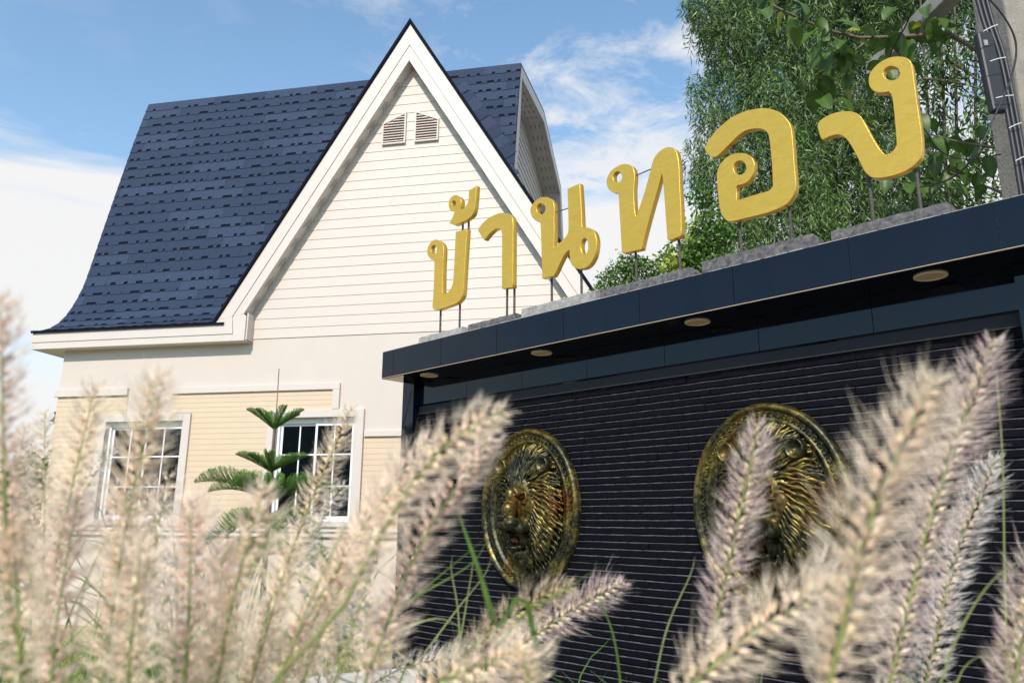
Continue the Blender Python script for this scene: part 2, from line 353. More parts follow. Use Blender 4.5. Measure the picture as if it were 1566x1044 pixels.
MB().box(-9.14, -9.11, y0 + .0303, 8.3, EZ0, EZ1).build('rake_return', mTrim, HOUSE)
MB().box(-9.109, XV - .001, y0 + .031, .05, EZ0 + .004, EZ0 + .016).build('soffit', mTrim, HOUSE)
MB().box(-9.109, XL - .001, .051, 8.2, EZ0 + .004, EZ0 + .016).build('soffit', mTrim, HOUSE)
# raked soffits with their vent slots
dirr = Vector((XA - XB_I, 0, ZA_I - ZB_I)); Lr = dirr.length; dirr.normalize(); nr = Vector((-dirr.z, 0, dirr.x))
for sgn in (-1, 1):
    m = MB()
    q = [Vector((XB_I, 0, ZB_I)) - dirr * .02, Vector((XA, 0, ZA_I))]
    vs = []
    for p in q:
        for yy in (y1 + .001, .0):
            for k in (0.002, .02): vs.append((p + nr * k) * 1.0 + Vector((0, yy, 0)))
    vs = [(v.x if sgn < 0 else mir(v.x), v.y, v.z) for v in vs]
    m.add(vs, [(0, 1, 3, 2), (4, 6, 7, 5), (0, 4, 5, 1), (2, 3, 7, 6), (0, 2, 6, 4), (1, 5, 7, 3)]); m.build('rake_soffit', mTrim, HOUSE)
    s = MB(); k = 0; u = .12
    while u < Lr - .2:
        for j, yy in enumerate((-.125, -.085, -.045)):
            p = Vector((XB_I, 0, ZB_I)) + dirr * (u + (.04 if j == 1 else 0)); e = p + dirr * .15
            V4 = [(p + nr * -.003) + Vector((0, yy - .0035, 0)), (p + nr * -.003) + Vector((0, yy + .0035, 0)), (e + nr * -.003) + Vector((0, yy + .0035, 0)), (e + nr * -.003) + Vector((0, yy - .0035, 0))]
            V4 = V4 + [v + nr * .006 for v in V4]
            V4 = [(v.x if sgn < 0 else mir(v.x), v.y, v.z) for v in V4]
            s.add(V4, [(0, 1, 2, 3), (4, 7, 6, 5), (0, 4, 5, 1), (1, 5, 6, 2), (2, 6, 7, 3), (3, 7, 4, 0)])
        u += .34
    o = s.build('soffit_slots', mSlot, HOUSE); o['kind'] = 'stuff'
    MB().box(min(XV, XV + .02) if sgn < 0 else mir(XV) - .02, XV + .02 if sgn < 0 else mir(XV), y1 + .001, .0, EZ0 + .02, ZB_I + .02).build('soffit_return', mTrim, HOUSE)

# gable roof slabs
for sgn in (-1, 1):
    f = (lambda x: x) if sgn < 0 else mir
    u = Vector((XA - XB_O, 0, ZA_O - ZB_O)).normalized(); nn = Vector((-u.z, 0, u.x))
    a = Vector((XB_O, 0, ZB_O)) - u * .06 + nn * .004; c = Vector((XA, 0, ZA_O)) + u * .0 + nn * .004; c2 = Vector((XA, 0, ZA_O + .085)); a2 = a + nn * .035
    poly = [(f(p.x), p.z) for p in (a, c, c2, a2)]
    if sgn > 0: poly = poly[::-1]
    MB().prism(poly[::-1], y0 - .04, 3.4, 0).build('gable_roof', mShEdge, HOUSE)
# louvred vents in the gable
for sgn in (-1, 1):
    f = (lambda x: x) if sgn < 0 else mir
    v = tag(empty('gable_vent'), None); v.parent = HOUSE
    x0, x1, zb, zt0, zt1 = -3.86, -3.545, 5.33, 5.62, 5.78
    def P4(pts): 
        q = [(f(x), z) for x, z in pts]; return q if sgn < 0 else q[::-1]
    MB().prism(P4([(x0, zb), (x1, zb), (x1, zt1), (x0, zt0)]), -.030, -.026).build('louvre_back', mLouvDark, v)
    t = .022
    for pts in ([(x0 - t, zb - t), (x1 + t, zb - t), (x1 + t, zb), (x0 - t, zb)], [(x0 - t, zb), (x0, zb), (x0, zt0), (x0 - t, zt0)], [(x1, zb), (x1 + t, zb), (x1 + t, zt1), (x1, zt1)], [(x0 - t, zt0), (x1 + t, zt1), (x1 + t, zt1 + t), (x0 - t, zt0 + t)]):
        MB().prism(P4(pts), -.048, -.016).build('vent_frame', mSiding, v)
    k = 0; zz_ = zb + .01
    while zz_ < zt1 - .02:
        xs = x0 if zz_ + .022 < zt0 else x0 + (zz_ + .022 - zt0) / (zt1 - zt0) * (x1 - x0)
        xs0, xs1 = sorted((f(xs), f(x1)))
        m = MB(); m.add([(xs0, -.056, zz_), (xs1, -.056, zz_), (xs1, -.052, zz_ + .004), (xs0, -.052, zz_ + .004), (xs0, -.030, zz_ + .026), (xs1, -.030, zz_ + .026), (xs1, -.033, zz_ + .03), (xs0, -.033, zz_ + .03), ],
                        [(0, 1, 5, 4), (3, 7, 6, 2), (0, 3, 2, 1), (4, 5, 6, 7), (0, 4, 7, 3), (1, 2, 6, 5)])
        m.build('louvre_slat', mSiding, v); zz_ += .041
# main roof
PROF = [(-.245, 2.700), (-.07, 2.745), (.122, 2.845), (.27, 2.97), (.402, 3.14), (.53, 3.37), (.661, 3.70), (.78, 4.20), (.908, 4.76), (1.13, 5.70), (1.345, 6.58), (1.594, 7.48)]
RX1 = -2.14; RX0 = -9.155
def xlim(z):   # where the gable roof meets the main roof
    return XB_O + (z - ZB_O) / (ZA_O - ZB_O) * (XA - XB_O)
full = PROF + [(4.07, 8.0)]
back = [(8.14 - y, z) for y, z in full[::-1][1:]]
allp = full + back
def slope_mesh(pr, x0, x1, th=.03, below=True):
    m = MB(); n = len(pr); off = []
    for i in range(n):
        a = Vector(pr[max(i - 1, 0)]); c = Vector(pr[min(i + 1, n - 1)]); d = (c - a).normalized(); off.append(Vector((d.y, -d.x)) * th)
    vs = []
    for (y, z), o in zip(pr, off):
        vs += [(x0, y, z), (x1, y, z), (x0, y + o.x, z + o.y), (x1, y + o.x, z + o.y)]
    fs = []
    for i in range(n - 1):
        k = 4 * i; fs += [(k, k + 1, k + 5, k + 4), (k + 2, k + 6, k + 7, k + 3), (k, k + 4, k + 6, k + 2), (k + 1, k + 3, k + 7, k + 5)]
    fs += [(0, 2, 3, 1), (4 * n - 4, 4 * n - 3, 4 * n - 1, 4 * n - 2)]
    m.add(vs, fs); return m
slope_mesh(PROF[:5], RX0, -6.02).build('roof_deck', mShEdge, HOUSE)
slope_mesh(PROF[4:], RX0, RX1).build('roof_deck', mShEdge, HOUSE)
slope_mesh([PROF[-1], (4.07, 8.0)] + back, RX0, RX1).build('roof_deck', mShing, HOUSE)
# arc length lookup
AL = [0]
for a, c in zip(PROF, PROF[1:]): AL.append(AL[-1] + math.dist(a, c))
def on_prof(s):
    s = max(0, min(s, AL[-1] - 1e-6)); 
    for i in range(len(AL) - 1):
        if s <= AL[i + 1]:
            t = (s - AL[i]) / (AL[i + 1] - AL[i]); a, c = PROF[i], PROF[i + 1]; return a[0] + (c[0] - a[0]) * t, a[1] + (c[1] - a[1]) * t
NR = 27; EX = AL[-1] / NR
def shingle_mesh(w, seed):
    r = random.Random(seed); m = MB(); h = EX * 1.02; nt_ = .27 * EX
    # upper body
    def slab(x0, x1, z0, z1, ya, yb, mi=0):  # ya outer(front), yb back ; y is outward-negative
        m.add([(x0, ya, z0), (x1, ya, z0), (x1, yb + .0, z1), (x0, yb, z1), (x0, .006, z0), (x1, .006, z0), (x1, .006, z1), (x0, .006, z1)],
              [(0, 1, 2, 3)], mi)
        m.add([(x0, ya, z0), (x1, ya, z0), (x1, yb + .0, z1), (x0, yb, z1), (x0, .006, z0), (x1, .006, z0), (x1, .006, z1), (x0, .006, z1)],
              [(0, 4, 5, 1), (0, 3, 7, 4), (1, 5, 6, 2)], 1)
    slab(.001, w - .001, nt_, h, -.009, -.003)
    x = .0
    while x < w - .02:
        tw = r.choice((.06, .09, .12, .15, .20)); x1 = min(x + tw, w - .001)
        slab(max(x, .001), x1, 0.0, nt_, -.011, -.009); x = x1 + r.choice((.05, .07, .09, .12, .17))
    return m.mesh('shingle', [mShing if seed % 3 else mShing2, mShEdge])
W_ = 1.0; SM = [shingle_mesh(W_, 100 + i) for i in range(14)]; cache = {}
def place_shingle(x, wdt, y, z, ang, seed):
    if abs(wdt - W_) < 1e-6: me = SM[seed % len(SM)]
    else:
        key = (round(wdt, 2), seed % 5)
        if key not in cache: cache[key] = shingle_mesh(max(wdt, .05), seed % 5 + 200)
        me = cache[key]
    o = link('shingle', me, HOUSE, 0, (x, y, z), (ang, 0, 0)); return o
sd_ = 0
for r_ in range(NR):
    s0 = r_ * EX; a = on_prof(s0); c = on_prof(s0 + EX); ang = atan2(c[1] - a[1], c[0] - a[0]); rot = -(pi / 2 - ang)
    lift = random.uniform(-.001, .0015)
    zmid = a[1]
    spans = []
    if zmid > ZA_O - .05: spans = [(RX0, RX1)]
    else:
        spans = [(RX0, min(xlim(zmid) + .30, XA) if a[0] > .1 else xlim(zmid) - .02)]
        xr = mir(xlim(zmid)) - .15
        if xr < RX1 - .05: spans.append((xr, RX1))
    for (u0, u1) in spans:
        x = u0; first = True
        ph = (r_ * .37) % 1.0
        while x < u1 - 1e-4:
            wd = min(W_ - ph if first and ph > .08 else W_, u1 - x); first = False
            if wd < .04: break
            place_shingle(x, wd if abs(wd - W_) > .01 else W_, a[0] + sin(rot) * 0, a[1], rot, sd_ * 7 + r_ + random.randint(0, 9)); sd_ += 1; x += wd
# woven valley: diagonal shingles
ym, zm = PROF[-2], PROF[-1]
for k in range(11):
    zc = 4.9 + k * .20
    for i in range(len(PROF) - 1):
        if PROF[i][1] <= zc <= PROF[i + 1][1]:
            t = (zc - PROF[i][1]) / (PROF[i + 1][1] - PROF[i][1]); yc = PROF[i][0] + t * (PROF[i + 1][0] - PROF[i][0]); ang = atan2(PROF[i + 1][1] - PROF[i][1], PROF[i + 1][0] - PROF[i][0])
    xc = mir(xlim(zc))
    for j in range(2):
        m = MB(); m.box(0, .26, -.008, 0, 0, .26); xx = xc + .02 + j * .20 + random.uniform(-.02, .02)
        if xx > RX1 - .05 or zc > 7.0: continue
        me = m.mesh('valley_shingle', mShing2 if (k + j) % 2 else mShing)
        o = link('valley_shingle', me, HOUSE, 0, (0, 0, 0))
        o.matrix_local = Matrix.Translation((xx - .05, yc - .018 - .004 * j, zc - .05)) @ Matrix.Rotation(-(pi / 2 - ang), 4, 'X') @ Matrix.Rotation(radians(-38 + random.uniform(-5, 5)), 4, 'Y')
# right hand end wall, its planks, rake board and soffit
EW = RX1 - .42
def prof_z(y):
    for (a, c) in zip(allp, allp[1:]):
        if a[0] <= y <= c[0] or a[0] >= y >= c[0]:
            if abs(c[0] - a[0]) < 1e-9: continue
            return a[1] + (c[1] - a[1]) * (y - a[0]) / (c[0] - a[0])
    return 2.7
def yspan(z):
    ys = None
    for a, c in zip(PROF, PROF[1:]):
        if a[1] <= z <= c[1]: ys = a[0] + (c[0] - a[0]) * (z - a[1]) / (c[1] - a[1])
    if ys is None: ys = 1.594 + (z - 7.48) / .52 * 2.476
    return ys
zz_ = 3.0
while zz_ < 7.86:
    za, zb = zz_, zz_ + .15; ya, yb = yspan(za) + .03, yspan(min(zb, 7.98)) + .03
    x0, x1 = EW + .022, EW + .006
    MB().add([(x0, ya, za), (x0, 8.14 - ya, za), (x1, 8.14 - yb, zb), (x1, yb, zb), (EW, ya, za), (EW, 8.14 - ya, za), (EW, 8.14 - yb, zb), (EW, yb, zb)],
             [(0, 1, 2, 3), (0, 4, 5, 1), (1, 5, 6, 2), (2, 6, 7, 3), (3, 7, 4, 0), (4, 7, 6, 5)]).build('end_siding_plank', mSiding, HOUSE); zz_ = zb
ins = []   # inset profile for rake board bottom and soffit
def inset(pr, dd):
    out_ = []
    for i in range(len(pr)):
        a = Vector(pr[max(i - 1, 0)]); c = Vector(pr[min(i + 1, len(pr) - 1)]); d = (c - a).normalized(); out_.append((pr[i][0] + d.y * dd, pr[i][1] - d.x * dd))
    return out_
sub = [p for p in allp if p[1] > 2.9]
i1, i2 = inset(sub, .035), inset(sub, .24)
m = MB(); n = len(sub)
vs = [(RX1 - .002, y, z) for y, z in i1] + [(RX1 - .002, y, z) for y, z in i2] + [(RX1 - .03, y, z) for y, z in i1] + [(RX1 - .03, y, z) for y, z in i2]
fs = []
for i in range(n - 1): fs += [(i, i + 1, n + i + 1, n + i), (2 * n + i, 3 * n + i, 3 * n + i + 1, 2 * n + i + 1), (n + i, n + i + 1, 3 * n + i + 1, 3 * n + i), (i, 2 * n + i, 2 * n + i + 1, i + 1)]
m.add(vs, fs); m.build('end_rake_board', mTrim, HOUSE)
i3, i4 = inset(sub, .20), inset(sub, .185)
m = MB(); vs = [(RX1 - .031, y, z) for y, z in i3] + [(EW - .01, y, z) for y, z in i3] + [(RX1 - .031, y, z) for y, z in i4] + [(EW - .01, y, z) for y, z in i4]; fs = []
for i in range(n - 1): fs += [(i, i + 1, n + i + 1, n + i), (2 * n + i, 3 * n + i, 3 * n + i + 1, 2 * n + i + 1)]
m.add(vs, fs); m.build('end_soffit', mTrim, HOUSE)
s = MB()
i5 = inset(sub, .203); i6 = inset(sub, .212)
for i in range(n - 1):
    a, c = Vector(i5[i]), Vector(i5[i + 1]); L_ = (c - a).length; d = (c - a) / L_; nd = Vector((d.y, -d.x)) * .004
    u = .1
    while u < L_ - .16:
        for j, xx in enumerate((RX1 - .12, RX1 - .21, RX1 - .30)):
            p = a + d * u; e = a + d * (u + .13)
            s.add([(xx - .008, p.x, p.y), (xx + .008, p.x, p.y), (xx + .008, e.x, e.y), (xx - .008, e.x, e.y), (xx - .008, p.x + nd.x, p.y + nd.y), (xx + .008, p.x + nd.x, p.y + nd.y), (xx + .008, e.x + nd.x, e.y + nd.y), (xx - .008, e.x + nd.x, e.y + nd.y)],
                  [(0, 3, 2, 1), (4, 5, 6, 7), (0, 1, 5, 4), (1, 2, 6, 5), (2, 3, 7, 6), (3, 0, 4, 7)])
        u += .34
o = s.build('end_soffit_slots', mSlot, HOUSE); o['kind'] = 'stuff'
for yy in (3.45, 4.35):
    v = tag(empty('end_vent'), None); v.parent = HOUSE
    MB().box(EW + .02, EW + .045, yy, yy + .4, 5.75, 6.35).build('vent_frame', mTrim, v, bevel=.004)
    for k in range(8): MB().box(EW + .045, EW + .06, yy + .04, yy + .36, 5.8 + k * .065, 5.835 + k * .065).build('vent_slat', mTrim, v)
# closes the wing behind the front gable
MB().prism([(EW - .02, 2.9), (EW, 2.9), (EW, 7.4), (EW - .02, 7.4)], 1.9, 6.2).build('end_wall', mWhite, HOUSE)
# wall lamp at the left corner
WL = tag(empty('wall_lamp'), 'black gooseneck wall lamp with clear glass on the left corner of the house', 'lamp')
WL.parent = None; lampc = HOUSE.matrix_world
HM = Matrix.Translation(HOUSE.location) @ Matrix.Rotation(HA, 4, 'Z') @ Matrix.Scale(SC, 4)
lp = HM @ Vector((-8.9, .22, 1.44)); WL.location = lp; WL.rotation_euler = (0, 0, HA)
MB().tube([(.17, 0, .06), (.15, 0, .17), (.08, 0, .235), (.01, 0, .22), (0, 0, .13)], .011, 8).build('arm', mBlack, WL, smooth=True)
MB().tube([(.178, 0, .0), (.178, 0, .12)], .04, 10).build('wall_plate', mBlack, WL)
MB().tube([(0, 0, .14), (0, 0, .135), (0, 0, .10), (0, 0, .095), (0, 0, .06), (0, 0, .02), (0, 0, -.02)], [.02, .06, .062, .045, .05, .07, .115], 16).build('lamp_shade', mBlack, WL)
MB().tube([(0, 0, -.02), (0, 0, -.14), (0, 0, -.17)], [.055, .05, .03], 12).build('lamp_glass', mLamp, WL, smooth=True)
# white notice with purple print low on the wall
NT = tag(empty('notice'), 'small white notice with purple print low on the house wall', 'sign')
NT.location = HM @ Vector((-3.80, -.058, -.36)); NT.rotation_euler = (0, 0, HA); NT.scale = (SC,) * 3
MB().box(-.13, .13, 0, .012, -.12, .12).build('board', mNotice, NT)
def st(x0, x1, z0, z1): MB().box(x0, x1, -.003, .0005, z0, z1).build('print_stroke', mPurple, NT)
for q in ((-.075, .0, .085, .1), (-.075, .0, .045, .058), (-.004, .008, .046, .1), (.02, .075, .088, .1), (.02, .03, .07, .0875), (.02, .075, .062, .0698), (.066, .076, .04, .0617), (-.03, .0655, .04, .0448), (-.02, .02, .004, .010), (.014, .02, -.02, .0038)): st(*q)
# ---------------------------------------------------------------- sign wall (local x right along the wall, y into the wall, z up from ground)
SA = -radians(44.5784); SP = Vector((cos(radians(45.4216)), sin(radians(45.4216)), 0)) * 5.0085
SM4 = Matrix.Translation(SP) @ Matrix.Rotation(SA, 4, 'Z')
mTile = mat('polished_black_tile', (.0012, .0032, .010), .04, spec=.33, noise_s=3.5, noise_amt=.4, bump=.03, bump_s=3, bump_d=.01, rough_var=.05, stretch=(1, 1, .35))
mEdgeLit = mat('sunlit_stone_edge', (.075, .075, .09), .6, noise_s=14, noise_amt=.9, bump=.5, bump_s=90)  # top bevel of each strip: its bright sun-catching line painted in as paler colour
mStone = mat('split_black_stone', (.003, .0032, .006), .62, spec=.12, noise_s=25, noise_amt=.5, bump=.55, bump_s=70, bump_d=.004)
mGrout = mat('tan_grout', (.42, .33, .24), .9)
mGroutD = mat('dark_grout', (.03, .03, .035), .9)
mWGrout = mat('white_grout', (.42, .40, .38), .9, noise_s=30, noise_amt=.2)
mConc = mat('weathered_concrete', (.20, .19, .185), .9, noise_s=26, second=(.035, .034, .042), bump=.9, bump_s=60, bump_d=.006)
mConcL = mat('pale_concrete', (.46, .44, .41), .9, noise_s=16, second=(.18, .175, .18), bump=.9, bump_s=60, bump_d=.006)
mPlas = mat('grey_render', (.38, .37, .35), .9, noise_s=4, noise_amt=.15)
mLens = mat('downlight_lens', (.74, .52, .27), .5); mLRim = mat('downlight_rim', (.86, .68, .42), .4)
SIGN = empty('sign_wall', tuple(SP), SA)
tag(SIGN, 'black tiled entrance sign wall with flat canopy, gold letters on top and stone strip cladding', 'sign wall')
Z0F, Z1F = 3.216, 3.518
jx = [-6.993, -6.785, -5.973, -5.143, -4.298, -3.48, -2.637, -1.788, -.93, -.735]
MB().box(-6.985, -.743, .012, .80, Z0F + .004, Z1F - .004).build('canopy_slab', mGrout, SIGN)
def tiles(name, xs, y0, y1, z0, z1, gap=.0022, parent=None, m=None):
    for a, c in zip(xs, xs[1:]): MB().box(a + gap, c - gap, y0, y1, z0, z1).build(name, m or mTile, parent or SIGN, bevel=.0012)
tiles('fascia_tile', jx, 0, .0115, Z0F + .003, Z1F)
MB().box(-6.993, -.735, -.001, .011, Z0F - .003, Z0F + .0025).build('edge_trim', mGrout, SIGN)
g_ = MB(); 
for i in range(60):
    a = -6.99 + i * .1042; g_.box(a, a + random.uniform(.095, .104), .001 + random.uniform(0, .003), .03, Z1F + .0003, Z1F + random.uniform(.003, .006))
g_.build('mortar_bead', mWGrout, SIGN)
tiles('soffit_tile', jx, .0125, .3795, Z0F - .008, Z0F + .0035)
bxs = [-6.79, -5.988, -5.169, -4.345, -3.505, -2.655, -1.812, -.944]
tiles('beam_tile', bxs, .38, .392, 2.936, Z0F - .0085)
MB().box(-6.79, -.944, .3925, .60, 2.835, Z0F - .009).build('beam', mGroutD, SIGN)
for a, c in zip(bxs, bxs[1:]):   # bevelled lower course of the beam
    a += .0022; c -= .0022
    MB().add([(a, .381, 2.932), (c, .381, 2.932), (c, .487, 2.832), (a, .487, 2.832), (a, .391, 2.936), (c, .391, 2.936), (c, .495, 2.836), (a, .495, 2.836)],
             [(0, 1, 2, 3)[::-1], (4, 5, 6, 7), (0, 1, 5, 4), (1, 2, 6, 5), (2, 3, 7, 6), (3, 0, 4, 7)]).build('beam_soffit_tile', mTile, SIGN, bevel=.001)
MB().box(-6.98, -.75, .462, .72, 0, 3.21).build('wall_core', mPlas, SIGN)
for (a, c) in ((-6.993, -6.79), (-.944, -.735)):
    MB().box(a + .012, c - .012, .317, .461, 0, Z0F - .01).build('pilaster', mGrout, SIGN)
    for z0, z1 in ((0, .45), (.45, 1.375), (1.375, 2.30), (2.30, Z0F - .0085)):
        MB().box(a + .002, c - .002, .305, .3165, z0 + .0015, z1 - .0015).build('pilaster_tile', mTile, SIGN, bevel=.001)
        MB().box(c - .0118, c, .317, .461, z0 + .0015, z1 - .0015).build('pilaster_side_tile', mTile, SIGN)
        MB().box(a, a + .0118, .317, .72, z0 + .0015, z1 - .0015).build('pilaster_side_tile', mTile, SIGN)
# stone strips
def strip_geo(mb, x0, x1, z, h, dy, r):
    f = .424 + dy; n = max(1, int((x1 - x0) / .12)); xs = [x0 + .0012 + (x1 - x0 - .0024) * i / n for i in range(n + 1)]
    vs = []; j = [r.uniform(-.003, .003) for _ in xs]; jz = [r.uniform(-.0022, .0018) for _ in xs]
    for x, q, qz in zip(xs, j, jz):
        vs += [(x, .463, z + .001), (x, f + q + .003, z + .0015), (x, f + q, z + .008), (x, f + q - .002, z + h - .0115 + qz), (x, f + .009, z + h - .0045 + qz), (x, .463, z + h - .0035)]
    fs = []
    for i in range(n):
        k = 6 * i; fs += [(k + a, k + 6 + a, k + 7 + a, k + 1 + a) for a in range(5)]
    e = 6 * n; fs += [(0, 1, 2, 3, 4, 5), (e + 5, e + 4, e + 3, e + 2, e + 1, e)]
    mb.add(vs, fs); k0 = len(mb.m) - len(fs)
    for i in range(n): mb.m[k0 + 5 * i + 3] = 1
CH = .0605; strips = []; r0 = random.Random(3); z = 2.833; row = 0
while z > 0.0:
    z -= CH; x = -6.789; row += 1; first = True
    while x < -.946:
        wd = r0.choice((.28, .33, .38, .42, .48)) * (r0.uniform(.3, 1) if first else 1); first = False
        x1 = min(x + wd, -.9445)
        if -.9445 - x1 < .08: x1 = -.9445
        strips.append((x, x1, max(z, .0), CH, r0.uniform(-.005, .004))); x = x1
    if z < .06: break
camL = SM4.inverted() @ CAM
strips.sort(key=lambda s: (camL - Vector(((s[0] + s[1]) / 2, .42, s[2]))).length / sqrt(s[1] - s[0]))
for s in strips[:300]:
    m = MB(); strip_geo(m, *s, r0); m.build('stone_strip', [mStone, mEdgeLit], SIGN)
m = MB()
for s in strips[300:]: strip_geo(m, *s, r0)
o = m.build('stone_strip_field', [mStone, mEdgeLit], SIGN); o['kind'] = 'stuff'
# downlights
for i, (x, lab) in enumerate(zip((-6.40, -4.744, -3.072, -1.371), ('smallest round tan downlight under the canopy, at its far left end', 'round tan downlight under the canopy, above the left lion plaque', 'round tan downlight under the canopy, between the two lion plaques', 'largest round tan downlight under the canopy, above the right lion plaque'))):
    d = tag(empty('downlight', tuple(SM4 @ Vector((x, .205, Z0F - .008))), SA), lab, 'downlight', 'downlights in the canopy soffit')
    MB().tube([(0, 0, .0), (0, 0, -.006)], [.088, .076], 32).build('lens', mLens, d)
    rr = MB(); n = 32; vs = []
    for k in range(n):
        t = 2 * pi * k / n
        for ra, zz_ in ((.100, -.0001), (.100, -.009), (.086, -.012), (.080, -.004)): vs.append((ra * cos(t), ra * sin(t), zz_))
    rr.add(vs, [(4 * k + a, 4 * k + a + 1, 4 * ((k + 1) % n) + a + 1, 4 * ((k + 1) % n) + a) for k in range(n) for a in range(3)]); rr.build('rim', mLRim, d, smooth=True)
# concrete bases on the canopy
slabs = [(-6.353, -5.66, 3.586, 0), (-5.565, -4.90, 3.590, 1), (-4.817, -3.935, 3.612, 0), (-3.878, -2.955, 3.600, 2), (-2.892, -1.985, 3.618, 2), (-1.897, -1.145, 3.598, 2)]
sl = ['pale grey concrete base under the first letter, furthest left', 'pale concrete base under the hooked second letter', 'mottled concrete base under the third letter', 'dark weathered concrete base under the fourth letter', 'dark weathered concrete base with broken right end under the fifth letter', 'dark weathered concrete base with chamfered end under the last letter']
for (x0, x1, zt_, kind), lab in zip(slabs, sl):
    r1 = random.Random(int(-x0 * 100)); m = MB(); n = 22; vs = []
    for i in range(n + 1):
        x = x0 + (x1 - x0) * i / n; e = .02 * max(0, 1 - (n - i) / 1.2) if kind == 2 else 0
        zz_ = zt_ + r1.uniform(-.004, .004) - (.045 * max(0, (i - n + 1.01)) if kind == 2 else 0); yy = .004 + r1.uniform(-.002, .003)
        vs += [(x, yy, Z1F + .001), (x, yy + r1.uniform(-.001, .001), (Z1F + zt_) / 2), (x, yy + .003, zz_ - .006), (x, yy + .012, zz_), (x, .105, zz_ + r1.uniform(-.002, .002)), (x, .115, Z1F + .001)]
    fs = []
    for i in range(n):
        k = 6 * i; fs += [(k + a, k + 6 + a, k + 7 + a, k + 1 + a) for a in range(5)] + [(k, k + 5, k + 11, k + 6)]
    e = 6 * n; fs += [(0, 1, 2, 3, 4, 5), (e + 5, e + 4, e + 3, e + 2, e + 1, e)]
    m.add(vs, fs); o = m.build('concrete_base', mConc if kind else mConcL); o.matrix_world = SM4
    tag(o, lab, 'concrete block', 'concrete bases under the letters')
